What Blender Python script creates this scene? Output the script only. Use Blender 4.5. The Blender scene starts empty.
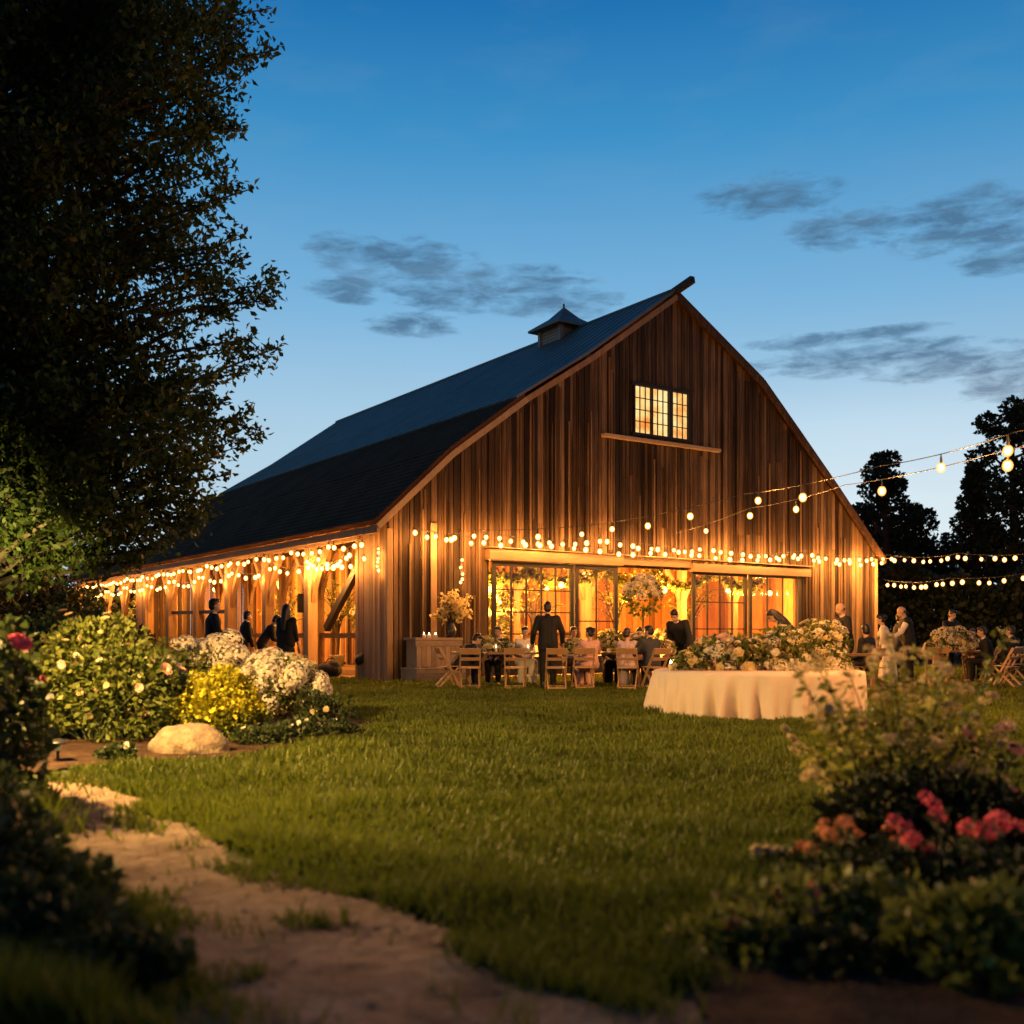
import bpy, bmesh, math, random
import numpy as np
from mathutils import Vector, Matrix
R = math.radians
rng = np.random.default_rng(7)
random.seed(7)
SC = bpy.context.scene
COL = SC.collection
F, HZ, CH = 1050.0, 634.0, 1.15          # focal length in pixels, horizon row, camera height

def at(px, py, Y):
    """point of the place seen at pixel px,py of the photograph at depth Y"""
    return Vector(((px-512)/F*Y, Y, CH+(HZ-py)/F*Y))
def xat(px, Y): return (px-512)/F*Y
def gnd(px, py):
    Y = CH*F/(py-HZ)
    return ((px-512)/F*Y, Y)

# ------------------------------------------------------------------ materials
def mat(name):
    m = bpy.data.materials.new(name); m.use_nodes = True
    nt = m.node_tree
    for n in list(nt.nodes):
        nt.nodes.remove(n)
    return m, nt
def N(nt, t, **kw):
    n = nt.nodes.new(t)
    for k, v in kw.items():
        if k in n.inputs: n.inputs[k].default_value = v
        else: setattr(n, k, v)
    return n
def L(nt, a, ao, b, bi): nt.links.new(a.outputs[ao], b.inputs[bi])
def c4(c): return (c[0], c[1], c[2], 1.0)
def ramp(nt, stops, interp='LINEAR'):
    r = nt.nodes.new('ShaderNodeValToRGB'); r.color_ramp.interpolation = interp
    e = r.color_ramp.elements
    while len(e) < len(stops): e.new(0.5)
    for el, (p, c) in zip(e, stops):
        el.position = p; el.color = c4(c) if len(c) == 3 else c
    return r

def m_wood(name, cols, sc=(6, 6, .6), rough=.75, bump=.35, tonew=.55):
    m, nt = mat(name)
    tc = N(nt, 'ShaderNodeTexCoord'); mp = N(nt, 'ShaderNodeMapping'); mp.inputs['Scale'].default_value = sc
    L(nt, tc, 'Object', mp, 'Vector')
    at_ = N(nt, 'ShaderNodeAttribute', attribute_name='tone')
    ad = N(nt, 'ShaderNodeVectorMath', operation='ADD')
    sv = N(nt, 'ShaderNodeVectorMath', operation='SCALE'); sv.inputs['Scale'].default_value = 37.0
    cb = N(nt, 'ShaderNodeCombineXYZ'); L(nt, at_, 'Fac', cb, 'X'); L(nt, at_, 'Fac', cb, 'Z'); L(nt, cb, 0, sv, 0)
    L(nt, mp, 0, ad, 0); L(nt, sv, 0, ad, 1)
    n1 = N(nt, 'ShaderNodeTexNoise', Scale=1.0, Detail=7.0, Roughness=.65); L(nt, ad, 0, n1, 'Vector')
    n2 = N(nt, 'ShaderNodeTexNoise', Scale=7.0, Detail=3.0, Roughness=.6); L(nt, ad, 0, n2, 'Vector')
    mx = N(nt, 'ShaderNodeMix', data_type='FLOAT'); mx.inputs[0].default_value = tonew
    L(nt, n1, 'Fac', mx, 2); L(nt, at_, 'Fac', mx, 3)
    mx2 = N(nt, 'ShaderNodeMix', data_type='FLOAT'); mx2.inputs[0].default_value = .28
    L(nt, mx, 0, mx2, 2); L(nt, n2, 'Fac', mx2, 3)
    r = ramp(nt, [(.28, cols[0]), (.5, cols[1]), (.74, cols[2])]); L(nt, mx2, 0, r, 0)
    b = N(nt, 'ShaderNodeBsdfPrincipled', Roughness=rough); L(nt, r, 0, b, 'Base Color')
    bp = N(nt, 'ShaderNodeBump', Strength=bump, Distance=.02); L(nt, n2, 'Fac', bp, 'Height'); L(nt, bp, 0, b, 'Normal')
    o = N(nt, 'ShaderNodeOutputMaterial'); L(nt, b, 0, o, 0)
    return m

def m_leaf(name, dark, light, trans=.35, rough=.55):
    m, nt = mat(name)
    a = N(nt, 'ShaderNodeAttribute', attribute_name='tone')
    r = ramp(nt, [(0, dark), (1, light)]); L(nt, a, 'Fac', r, 0)
    b = N(nt, 'ShaderNodeBsdfPrincipled', Roughness=rough); L(nt, r, 0, b, 'Base Color')
    b.inputs['Specular IOR Level'].default_value = .3
    t = N(nt, 'ShaderNodeBsdfTranslucent'); L(nt, r, 0, t, 0)
    mx = N(nt, 'ShaderNodeMixShader'); mx.inputs[0].default_value = trans
    L(nt, b, 0, mx, 1); L(nt, t, 0, mx, 2)
    o = N(nt, 'ShaderNodeOutputMaterial'); L(nt, mx, 0, o, 0)
    return m

def m_plain(name, col, rough=.6, var=.25, scale=12.0, bump=0.0, metal=0.0, col2=None, bscale=None, bdist=.01):
    m, nt = mat(name)
    tc = N(nt, 'ShaderNodeTexCoord')
    n = N(nt, 'ShaderNodeTexNoise', Scale=scale, Detail=6.0, Roughness=.6); L(nt, tc, 'Object', n, 'Vector')
    c2 = col2 or tuple(x*(1-var) for x in col)
    r = ramp(nt, [(.3, c2), (.7, col)]); L(nt, n, 'Fac', r, 0)
    b = N(nt, 'ShaderNodeBsdfPrincipled', Roughness=rough, Metallic=metal); L(nt, r, 0, b, 'Base Color')
    if bump:
        n2 = N(nt, 'ShaderNodeTexNoise', Scale=bscale or scale*3, Detail=5.0); L(nt, tc, 'Object', n2, 'Vector')
        bp = N(nt, 'ShaderNodeBump', Strength=bump, Distance=bdist); L(nt, n2, 'Fac', bp, 'Height'); L(nt, bp, 0, b, 'Normal')
    o = N(nt, 'ShaderNodeOutputMaterial'); L(nt, b, 0, o, 0)
    return m

def m_emit(name, col, strength):
    m, nt = mat(name)
    e = N(nt, 'ShaderNodeEmission', Strength=strength); e.inputs[0].default_value = c4(col)
    o = N(nt, 'ShaderNodeOutputMaterial'); L(nt, e, 0, o, 0)
    return m

def m_glass(name):
    m, nt = mat(name)
    t = N(nt, 'ShaderNodeBsdfTransparent'); t.inputs[0].default_value = (.93, .9, .84, 1)
    g = N(nt, 'ShaderNodeBsdfGlossy', Roughness=.04)
    mx = N(nt, 'ShaderNodeMixShader'); mx.inputs[0].default_value = .025
    L(nt, t, 0, mx, 1); L(nt, g, 0, mx, 2)
    o = N(nt, 'ShaderNodeOutputMaterial'); L(nt, mx, 0, o, 0)
    return m

def m_petal(name, a, b, trans=.3):
    return m_leaf(name, a, b, trans, .6)

WARM = (1.0, .40, .08)
M = {}
def m_barn(name):
    m, nt = mat(name)
    tc = N(nt, 'ShaderNodeTexCoord'); at_ = N(nt, 'ShaderNodeAttribute', attribute_name='tone')
    cb = N(nt, 'ShaderNodeCombineXYZ'); L(nt, at_, 'Fac', cb, 'X'); L(nt, at_, 'Fac', cb, 'Z')
    sv = N(nt, 'ShaderNodeVectorMath', operation='SCALE'); sv.inputs['Scale'].default_value = 41.0; L(nt, cb, 0, sv, 0)
    def noise(sc, detail, rough, shift=True):
        mp = N(nt, 'ShaderNodeMapping'); mp.inputs['Scale'].default_value = sc; L(nt, tc, 'Object', mp, 'Vector')
        n = N(nt, 'ShaderNodeTexNoise', Scale=1.0, Detail=detail, Roughness=rough)
        if shift:
            ad = N(nt, 'ShaderNodeVectorMath', operation='ADD'); L(nt, mp, 0, ad, 0); L(nt, sv, 0, ad, 1); L(nt, ad, 0, n, 'Vector')
        else: L(nt, mp, 0, n, 'Vector')
        return n
    g = noise((38, 38, .9), 6.0, .7); k = noise((9, 9, .45), 5.0, .6); st = noise((.55, .55, .3), 5.0, .6, False)
    def mixf(a, b, f):
        x = N(nt, 'ShaderNodeMix', data_type='FLOAT'); x.inputs[0].default_value = f
        nt.links.new(a, x.inputs[2]); nt.links.new(b, x.inputs[3]); return x.outputs[0]
    v = mixf(mixf(mixf(k.outputs['Fac'], at_.outputs['Fac'], .46), g.outputs['Fac'], .4), st.outputs['Fac'], .24)
    r = ramp(nt, [(.32, (.007, .0045, .0035)), (.44, (.03, .017, .011)), (.53, (.085, .052, .032)), (.63, (.23, .145, .088)), (.74, (.38, .28, .19))]); nt.links.new(v, r.inputs[0])
    b = N(nt, 'ShaderNodeBsdfPrincipled', Roughness=.8); L(nt, r, 0, b, 'Base Color'); b.inputs['Specular IOR Level'].default_value = .25
    bp = N(nt, 'ShaderNodeBump', Strength=.7, Distance=.015); L(nt, g, 'Fac', bp, 'Height'); L(nt, bp, 0, b, 'Normal')
    o = N(nt, 'ShaderNodeOutputMaterial'); L(nt, b, 0, o, 0)
    return m
M['barn'] = m_barn('weathered_boards')
M['timber'] = m_wood('timber', [(.12, .07, .035), (.27, .16, .085), (.42, .27, .15)], sc=(5, 5, .5), tonew=.4)
M['pale'] = m_wood('pale_boards', [(.3, .19, .14), (.5, .34, .27), (.62, .46, .38)], sc=(4, 4, 2), tonew=.4)
M['header'] = m_wood('header_timber', [(.03, .017, .01), (.085, .046, .024), (.15, .085, .045)], sc=(.6, 6, 6), tonew=.3)
M['trim'] = m_wood('trim_boards', [(.2, .13, .08), (.36, .25, .15), (.5, .36, .24)], sc=(4, 4, 2), tonew=.4)
M['inner'] = m_wood('inner_boards', [(.1, .042, .016), (.32, .15, .05), (.5, .27, .1)], sc=(5, 5, .4), tonew=.5)
M['dark_frame'] = m_plain('dark_frame', (.011, .007, .005), .7, .4)
M['chair'] = m_wood('chair_wood', [(.24, .13, .06), (.4, .24, .12), (.52, .33, .18)], sc=(9, 9, 2), rough=.45, bump=.1, tonew=.3)
M['table'] = m_wood('table_wood', [(.13, .075, .035), (.26, .15, .08), (.36, .22, .12)], sc=(1.5, 8, 8), rough=.5, bump=.15, tonew=.4)
M['glass'] = m_glass('pane_glass')
M['wire'] = m_plain('black_wire', (.02, .018, .016), .5, .2)
def m_globe(name, col, k, f):
    m, nt = mat(name)
    e = N(nt, 'ShaderNodeEmission', Strength=k); e.inputs[0].default_value = c4(col)
    t = N(nt, 'ShaderNodeBsdfTransparent'); t.inputs[0].default_value = (1, .8, .5, 1)
    mx = N(nt, 'ShaderNodeMixShader'); mx.inputs[0].default_value = f; L(nt, t, 0, mx, 1); L(nt, e, 0, mx, 2)
    o = N(nt, 'ShaderNodeOutputMaterial'); L(nt, mx, 0, o, 0); return m
M['bulb'] = m_globe('amber_frosted_glass', (1.0, .4, .08), 3.0, .5)
M['core'] = m_emit('filament_glow', (1.0, .55, .2), 30.0)
M['lawnbulb'] = M['bulb']
M['pendant'] = m_emit('pendant_glow', (1.0, .46, .12), 10.0)
M['flame'] = m_emit('candle_glow', (1.0, .6, .22), 60.0)
M['garden_glow'] = m_emit('garden_lamp_glow', (1.0, .6, .2), .25)
M['skin'] = m_plain('skin', (.5, .3, .21), .5, .12, 8)
M['suit'] = m_plain('suit_cloth', (.006, .006, .008), .8, .4, 30)
M['navy'] = m_plain('charcoal_cloth', (.035, .04, .055), .8, .3, 30)
M['pink'] = m_plain('pink_cloth', (.62, .36, .33), .75, .12, 20)
M['lilac'] = m_plain('lilac_cloth', (.52, .4, .45), .75, .12, 20)
M['white'] = m_plain('white_cloth', (.75, .7, .64), .75, .08, 20)
M['hair_dark'] = m_plain('dark_hair', (.012, .009, .007), .45, .5, 60)
M['hair_brown'] = m_plain('brown_hair', (.05, .026, .013), .45, .5, 60)
M['shoe'] = m_plain('black_leather', (.012, .011, .01), .35, .2)
M['eye'] = m_plain('eye', (.03, .02, .015), .2, .1)
M['linen'] = m_plain('table_linen', (.78, .63, .48), .85, .06, 6, .2, bscale=140, bdist=.002)
M['candle'] = m_plain('candle_wax', (.75, .66, .5), .5, .05)
M['rock'] = m_plain('rock', (.27, .2, .125), .85, .6, 9, .8, bscale=30, bdist=.02)
M['blackmetal'] = m_plain('black_metal', (.02, .02, .02), .4, .3)
M['vase'] = m_plain('ceramic', (.3, .27, .23), .3, .2)
M['bark'] = m_wood('bark', [(.015, .011, .008), (.05, .036, .025), (.1, .075, .05)], sc=(9, 9, 1.2), rough=.9, bump=.9)
M['treeleaf'] = m_leaf('tree_leaf', (.018, .034, .007), (.065, .1, .02), .4)
M['farleaf'] = m_leaf('far_leaf', (.012, .018, .008), (.032, .045, .018), .25)
M['bushleaf'] = m_leaf('bush_leaf', (.045, .07, .013), (.21, .24, .045), .4, .45)
M['shadeleaf'] = m_leaf('shaded_leaf', (.009, .015, .004), (.03, .042, .012), .2)  # darkened leaf copy for the right bed; shade put into the colour
M['limeleaf'] = m_leaf('lime_leaf', (.1, .13, .02), (.38, .38, .08), .5)
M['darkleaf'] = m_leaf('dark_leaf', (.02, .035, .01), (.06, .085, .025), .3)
M['yellowleaf'] = m_leaf('golden_leaf', (.22, .22, .015), (.55, .5, .03), .4)
M['stem'] = m_plain('stem', (.06, .08, .025), .6, .3)
M['whitepetal'] = m_petal('white_petal', (.64, .56, .4), (.84, .78, .64))
M['creampetal'] = m_petal('cream_petal', (.62, .49, .22), (.82, .7, .4), .5)
M['pinkpetal'] = m_petal('pink_petal', (.62, .3, .22), (.8, .52, .42))
M['redpetal'] = m_petal('red_petal', (.72, .05, .1), (.9, .22, .27))
M['orangepetal'] = m_petal('orange_petal', (.6, .17, .06), (.8, .36, .16))
M['yellowpetal'] = m_petal('yellow_petal', (.62, .5, .02), (.8, .7, .06))
M['grass'] = m_leaf('grass_blade', (.022, .04, .004), (.175, .22, .02), .4, .5)

# ------------------------------------------------------------------ mesh helpers
def tag(o, label, cat, group=None):
    o['label'] = label; o['category'] = cat
    if group: o['group'] = group
    return o
def thing(name, label, cat, loc=(0, 0, 0), rz=0.0, group=None):
    o = bpy.data.objects.new(name, None); COL.objects.link(o)
    o.location = loc; o.rotation_euler = (0, 0, rz); o.empty_display_size = .2
    return tag(o, label, cat, group)
def link(name, me, parent=None, loc=None, rot=None, scale=None):
    o = bpy.data.objects.new(name, me); COL.objects.link(o)
    if parent: o.parent = parent
    if loc is not None: o.location = loc
    if rot is not None: o.rotation_euler = rot
    if scale is not None: o.scale = (scale,)*3 if isinstance(scale, (int, float)) else scale
    return o
def npmesh(name, V, Fc, m, tone=None, smooth=False):
    me = bpy.data.meshes.new(name)
    V = np.asarray(V, dtype=np.float32); Fc = np.asarray(Fc, dtype=np.int32)
    k = Fc.shape[1]
    me.vertices.add(len(V)); me.vertices.foreach_set('co', V.ravel())
    me.loops.add(Fc.size); me.loops.foreach_set('vertex_index', Fc.ravel())
    me.polygons.add(len(Fc)); me.polygons.foreach_set('loop_start', np.arange(0, Fc.size, k, dtype=np.int32))
    me.update(calc_edges=True); me.validate()
    if tone is not None:
        a = me.attributes.new('tone', 'FLOAT', 'POINT'); a.data.foreach_set('value', np.asarray(tone, dtype=np.float32))
    if smooth: me.polygons.foreach_set('use_smooth', np.ones(len(Fc), dtype=bool))
    me.materials.append(m)
    return me

class MB:
    def __init__(s): s.v = []; s.f = []; s.t = []
    def add(s, vs, fs, tone=None):
        b = len(s.v); t = random.random() if tone is None else tone
        s.v += [tuple(v) for v in vs]; s.t += [t]*len(vs)
        s.f += [tuple(i+b for i in f) for f in fs]
    def box(s, x0, x1, y0, y1, z0, z1, tone=None, mtx=None):
        vs = [Vector(p) for p in ((x0, y0, z0), (x1, y0, z0), (x1, y1, z0), (x0, y1, z0), (x0, y0, z1), (x1, y0, z1), (x1, y1, z1), (x0, y1, z1))]
        if mtx: vs = [mtx @ v for v in vs]
        s.add(vs, [(3, 2, 1, 0), (4, 5, 6, 7), (0, 1, 5, 4), (1, 2, 6, 5), (2, 3, 7, 6), (3, 0, 4, 7)], tone)
    def bar(s, a, b, w, h, tone=None, up=(0, 0, 1)):
        a, b = Vector(a), Vector(b); d = (b-a).normalized(); u = Vector(up)
        if abs(d.dot(u)) > .95: u = Vector((0, 1, 0))
        x = d.cross(u).normalized(); z = x.cross(d).normalized()
        vs = [p + x*(i*w/2) + z*(j*h/2) for p in (a, b) for i, j in ((-1, -1), (1, -1), (1, 1), (-1, 1))]
        s.add(vs, [(0, 1, 2, 3), (7, 6, 5, 4), (0, 4, 5, 1), (1, 5, 6, 2), (2, 6, 7, 3), (3, 7, 4, 0)], tone)
    def tube(s, pts, rad, n=6, tone=None, cap=True):
        pts = [Vector(p) for p in pts]; vs = []; fs = []
        if not isinstance(rad, (list, tuple)): rad = [rad]*len(pts)
        for i, p in enumerate(pts):
            d = (pts[min(i+1, len(pts)-1)] - pts[max(i-1, 0)])
            d = d.normalized() if d.length > 1e-9 else Vector((0, 0, 1))
            u = Vector((0, 0, 1)) if abs(d.z) < .9 else Vector((1, 0, 0))
            x = d.cross(u).normalized(); y = x.cross(d)
            for k in range(n):
                a = 2*math.pi*k/n; vs.append(p + x*(math.cos(a)*rad[i]) + y*(math.sin(a)*rad[i]))
        for i in range(len(pts)-1):
            for k in range(n):
                fs.append((i*n+k, i*n+(k+1) % n, (i+1)*n+(k+1) % n, (i+1)*n+k))
        if cap: fs.append(tuple(range(n))[::-1]); fs.append(tuple((len(pts)-1)*n+k for k in range(n)))
        s.add(vs, fs, tone)
    def lathe(s, prof, c=(0, 0, 0), n=16, tone=None):
        vs = []; fs = []; c = Vector(c)
        for r, z in prof:
            for k in range(n):
                a = 2*math.pi*k/n; vs.append(c + Vector((math.cos(a)*r, math.sin(a)*r, z)))
        for i in range(len(prof)-1):
            for k in range(n):
                fs.append((i*n+k, i*n+(k+1) % n, (i+1)*n+(k+1) % n, (i+1)*n+k))
        fs.append(tuple(range(n))[::-1]); fs.append(tuple((len(prof)-1)*n+k for k in range(n)))
        s.add(vs, fs, tone)
    def mesh(s, name, m, smooth=False):
        me = bpy.data.meshes.new(name); me.from_pydata(s.v, [], s.f); me.update()
        a = me.attributes.new('tone', 'FLOAT', 'POINT'); a.data.foreach_set('value', np.array(s.t, dtype=np.float32))
        if smooth: me.polygons.foreach_set('use_smooth', np.ones(len(me.polygons), dtype=bool))
        me.materials.append(m); return me
    def build(s, name, m, parent=None, smooth=False, bevel=0.0):
        o = link(name, s.mesh(name, m, smooth), parent)
        if bevel:
            b = o.modifiers.new('bevel', 'BEVEL'); b.width = bevel; b.segments = 2; b.limit_method = 'ANGLE'
        return o

def unit(a): return a/np.maximum(np.linalg.norm(a, axis=1, keepdims=True), 1e-9)
def leaf_arrays(C, size, out=None, bias=.6, asp=.32, tone=None):
    """n leaves at centres C: folded lozenges, pointing partly along `out`"""
    n = len(C)
    d = rng.normal(size=(n, 3))
    if out is not None: d = unit(d)*(1-bias) + unit(out)*bias
    d = unit(d); w = unit(np.cross(d, rng.normal(size=(n, 3)))); nn = np.cross(d, w)
    s = np.broadcast_to(np.asarray(size, dtype=float), (n,))[:, None]*rng.uniform(.65, 1.3, (n, 1))
    V = np.empty((n, 4, 3))
    V[:, 0] = C
    V[:, 1] = C + d*s*.5 + w*s*asp + nn*s*.1
    V[:, 2] = C + d*s - nn*s*.12
    V[:, 3] = C + d*s*.5 - w*s*asp + nn*s*.1
    T = rng.random(n) if tone is None else tone
    return V.reshape(-1, 3), np.arange(4*n).reshape(n, 4), np.repeat(T, 4)
def leaf_obj(name, C, size, m, parent=None, out=None, bias=.6, asp=.32, tone=None):
    V, Fc, T = leaf_arrays(C, size, out, bias, asp, tone)
    return link(name, npmesh(name, V, Fc, m, T), parent)

def sphere_pts(n, shell=.0):
    p = unit(rng.normal(size=(n, 3)))
    r = rng.uniform(shell, 1, (n, 1))**(1/2.2)
    return p*r, p

# ------------------------------------------------------------------ flower prototypes
def rosette(name, m, r=.05, rings=((8, 1.0, .15), (6, .72, .5), (5, .42, .85))):
    V = []; Fc = []; T = []
    for n, rad, lift in rings:
        off = rng.random()*6
        for k in range(n):
            a = 2*math.pi*k/n + off + rng.normal()*.12
            d = np.array([math.cos(a), math.sin(a), 0]); w = np.array([-math.sin(a), math.cos(a), 0]); z = np.array([0, 0, 1.])
            q = rad*r; ww = q*math.pi/n*1.35
            b = len(V); j = rng.uniform(.9, 1.15)
            V += [d*q*.15 - w*ww*.4, d*q*.15 + w*ww*.4,
                  d*q*.6*j - w*ww + z*q*.45*lift, d*q*.6*j + w*ww + z*q*.45*lift,
                  d*q*j - w*ww*.6 + z*q*(.2+lift*.6), d*q*j + w*ww*.6 + z*q*(.2+lift*.6)]
            Fc += [(b, b+1, b+3, b+2), (b+2, b+3, b+5, b+4)]; T += [rng.random()]*6
    return npmesh(name, V, Fc, m, T)
def ball_head(name, m, r=.08, n=70, flat=.75):
    """rounded head of many four-petalled florets"""
    p = unit(rng.normal(size=(n, 3))); p = p[p[:, 2] > -.55]; V = []; Fc = []; T = []
    for c in p:
        u = np.cross(c, [.3, .5, .8]); u /= np.linalg.norm(u); v = np.cross(c, u); a0 = rng.random()*3
        cc = c*r*rng.uniform(.88, 1.06); tt = rng.random(); s = r*.15
        for k in range(4):
            a = a0+k*math.pi/2
            d = u*math.cos(a)+v*math.sin(a); w = -u*math.sin(a)+v*math.cos(a)
            b = len(V)
            V += [cc, cc+d*s*.6+w*s*.5+c*s*.15, cc+d*s*1.15+c*s*.05, cc+d*s*.6-w*s*.5+c*s*.15]
            Fc.append((b, b+1, b+2, b+3)); T += [tt]*4
    V = np.array(V); V[:, 2] *= flat
    return npmesh(name, V, Fc, m, T)
FL = {
    'white_rose': rosette('white_rose', M['whitepetal'], .07),
    'cream_rose': rosette('cream_rose', M['creampetal'], .065),
    'pink_rose': rosette('pink_rose', M['pinkpetal'], .075),
    'red_dahlia': rosette('red_dahlia', M['redpetal'], .075, ((12, 1, .05), (11, .85, .3), (9, .62, .6), (6, .36, .9))),
    'orange_dahlia': rosette('orange_dahlia', M['orangepetal'], .07, ((12, 1, .05), (10, .8, .35), (7, .5, .75))),
    'small_white': rosette('small_white', M['whitepetal'], .04, ((6, 1, .2), (4, .55, .7))),
    'yellow_mum': rosette('yellow_mum', M['yellowpetal'], .028, ((9, 1, .1), (7, .6, .6))),
    'red_bloom': ball_head('red_bloom', M['redpetal'], .062, 110, .8), 'orange_bloom': ball_head('orange_bloom', M['orangepetal'], .058, 90, .8),
    'white_ball': ball_head('white_ball', M['whitepetal'], .095, 130),
    'cream_ball': ball_head('cream_ball', M['creampetal'], .075, 90, .55),
}
def face_rot(d):
    """euler turning +Z to direction d with a random spin"""
    q = Vector(d).to_track_quat('Z', 'Y').to_matrix() @ Matrix.Rotation(random.random()*6.28, 3, 'Z')
    return q.to_euler()
def put_flower(kind, parent, loc, d=(0, -.4, 1), s=1.0, name='flower'):
    return link(name, FL[kind], parent, loc, face_rot(d), s)

# ------------------------------------------------------------------ world
def build_world():
    w = bpy.data.worlds.new('World'); SC.world = w; w.use_nodes = True
    nt = w.node_tree
    for n in list(nt.nodes): nt.nodes.remove(n)
    tc = N(nt, 'ShaderNodeTexCoord'); sp = N(nt, 'ShaderNodeSeparateXYZ'); L(nt, tc, 'Generated', sp, 0)
    def math_(op, a, b=None, clamp=False):
        n = N(nt, 'ShaderNodeMath', operation=op); n.use_clamp = clamp
        for i, x in enumerate((a, b)):
            if x is None: continue
            if isinstance(x, (int, float)): n.inputs[i].default_value = x
            else: nt.links.new(x, n.inputs[i])
        return n.outputs[0]
    az = math_('ARCTAN2', sp.outputs[0], sp.outputs[1]); el = math_('ARCSINE', sp.outputs[2])
    e01 = math_('DIVIDE', el, R(60), True)
    r = ramp(nt, [(0, (.52, .65, .71)), (.09, (.53, .69, .78)), (.18, (.43, .64, .80)), (.29, (.2, .465, .735)),
                  (.42, (.05, .295, .60)), (.54, (.006, .15, .44)), (1, (.006, .03, .12))])
    nt.links.new(e01, r.inputs[0])
    # the glow of the set sun stands behind the barn; the sky behind the viewer is darker
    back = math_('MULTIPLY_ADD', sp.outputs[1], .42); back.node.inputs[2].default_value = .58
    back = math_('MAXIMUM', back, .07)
    # clouds, laid out in azimuth and elevation
    blobs = [(400, 262, 85, 24), (480, 288, 130, 24), (340, 250, 40, 16), (415, 325, 55, 12), (560, 303, 75, 16), (350, 290, 50, 14),
             (770, 195, 75, 20), (850, 228, 65, 20), (965, 222, 80, 30), (1015, 255, 60, 18),
             (870, 358, 130, 17), (960, 362, 110, 18), (830, 340, 90, 9), (1010, 386, 60, 14), (900, 330, 50, 6)]
    tot = None
    for px, py, rx, ry in blobs:
        dx = px-512; a0 = math.atan(dx/F); e0 = math.atan((HZ-py)/math.hypot(F, dx))
        u = math_('DIVIDE', math_('SUBTRACT', az, a0), rx/F*1.05); v = math_('DIVIDE', math_('SUBTRACT', el, e0), ry/F*1.15)
        d = math_('ADD', math_('MULTIPLY', u, u), math_('MULTIPLY', v, v))
        m = math_('SUBTRACT', 1.0, d, True)
        tot = m if tot is None else math_('MAXIMUM', tot, m)
    cv = N(nt, 'ShaderNodeCombineXYZ')
    nt.links.new(math_('MULTIPLY_ADD', az, 8.5), cv.inputs[0])
    nt.links.new(math_('MULTIPLY_ADD', el, 30.0), cv.inputs[1])
    nz = N(nt, 'ShaderNodeTexNoise', Scale=3.0, Detail=11.0, Roughness=.64, Distortion=.3); L(nt, cv, 0, nz, 'Vector')
    nz2 = N(nt, 'ShaderNodeTexNoise', Scale=.9, Detail=6.0, Roughness=.55); L(nt, cv, 0, nz2, 'Vector')
    den = math_('MULTIPLY', math_('SUBTRACT', math_('ADD', math_('POWER', tot, .7), math_('MULTIPLY', math_('SUBTRACT', nz.outputs[0], .5), 3.4)), .3), 1.1, True)
    den = math_('MULTIPLY', math_('MULTIPLY', den, math_('MULTIPLY', tot, 3.0, True)), .82)
    cr = ramp(nt, [(.3, (.045, .115, .22)), (.7, (.11, .225, .355))]); L(nt, nz2, 'Fac', cr, 0)
    mx = N(nt, 'ShaderNodeMix', data_type='RGBA'); nt.links.new(den, mx.inputs[0])
    # thin high veil
    veil = math_('MULTIPLY', math_('SUBTRACT', nz2.outputs[0], .5, True), .35)
    mv = N(nt, 'ShaderNodeMix', data_type='RGBA'); nt.links.new(veil, mv.inputs[0]); L(nt, r, 0, mv, 6); mv.inputs[7].default_value = (.3, .42, .52, 1)
    nt.links.new(mv.outputs[2], mx.inputs[6]); L(nt, cr, 0, mx, 7)
    # paler where the sun went down: low and to the right
    gx = math_('DIVIDE', math_('SUBTRACT', az, .38), .5); gy_ = math_('DIVIDE', math_('SUBTRACT', el, .05), .2)
    gl = math_('SUBTRACT', 1.0, math_('ADD', math_('MULTIPLY', gx, gx), math_('MULTIPLY', gy_, gy_)), True)
    mg = N(nt, 'ShaderNodeMix', data_type='RGBA', blend_type='ADD'); nt.links.new(math_('MULTIPLY', gl, .3), mg.inputs[0]); nt.links.new(mx.outputs[2], mg.inputs[6]); mg.inputs[7].default_value = (.75, .6, .45, 1)
    mx = mg
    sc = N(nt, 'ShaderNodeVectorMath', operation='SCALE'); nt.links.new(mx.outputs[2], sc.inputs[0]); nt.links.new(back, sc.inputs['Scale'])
    bg = N(nt, 'ShaderNodeBackground', Strength=1.0); L(nt, sc, 0, bg, 0)
    sky = N(nt, 'ShaderNodeTexSky'); sky.sky_type = 'NISHITA'; sky.sun_disc = False
    sky.sun_elevation = R(-3.0); sky.sun_rotation = R(25); sky.ozone_density = 3.0
    b2 = N(nt, 'ShaderNodeBackground', Strength=.05); L(nt, sky, 0, b2, 0)
    ad = N(nt, 'ShaderNodeAddShader'); L(nt, bg, 0, ad, 0); L(nt, b2, 0, ad, 1)
    o = N(nt, 'ShaderNodeOutputWorld'); L(nt, ad, 0, o, 0)
build_world()
sl = bpy.data.lights.new('sun', 'SUN'); sl.energy = .02; sl.angle = R(15); sl.color = (1, .8, .65)
so = bpy.data.objects.new('sun', sl); COL.objects.link(so); so.rotation_euler = (R(85), 0, R(155))

# ------------------------------------------------------------------ camera
cam = bpy.data.cameras.new('camera'); co = bpy.data.objects.new('camera', cam); COL.objects.link(co)
co.location = (0, 0, CH); co.rotation_euler = (R(90), 0, 0)
cam.sensor_width = 36; cam.lens = F/1024*36; cam.shift_y = (HZ-512)/1024
cam.clip_end = 4000; cam.clip_start = .05
cam.dof.use_dof = True; cam.dof.focus_distance = 23.0; cam.dof.aperture_fstop = 1.25
SC.camera = co

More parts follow.
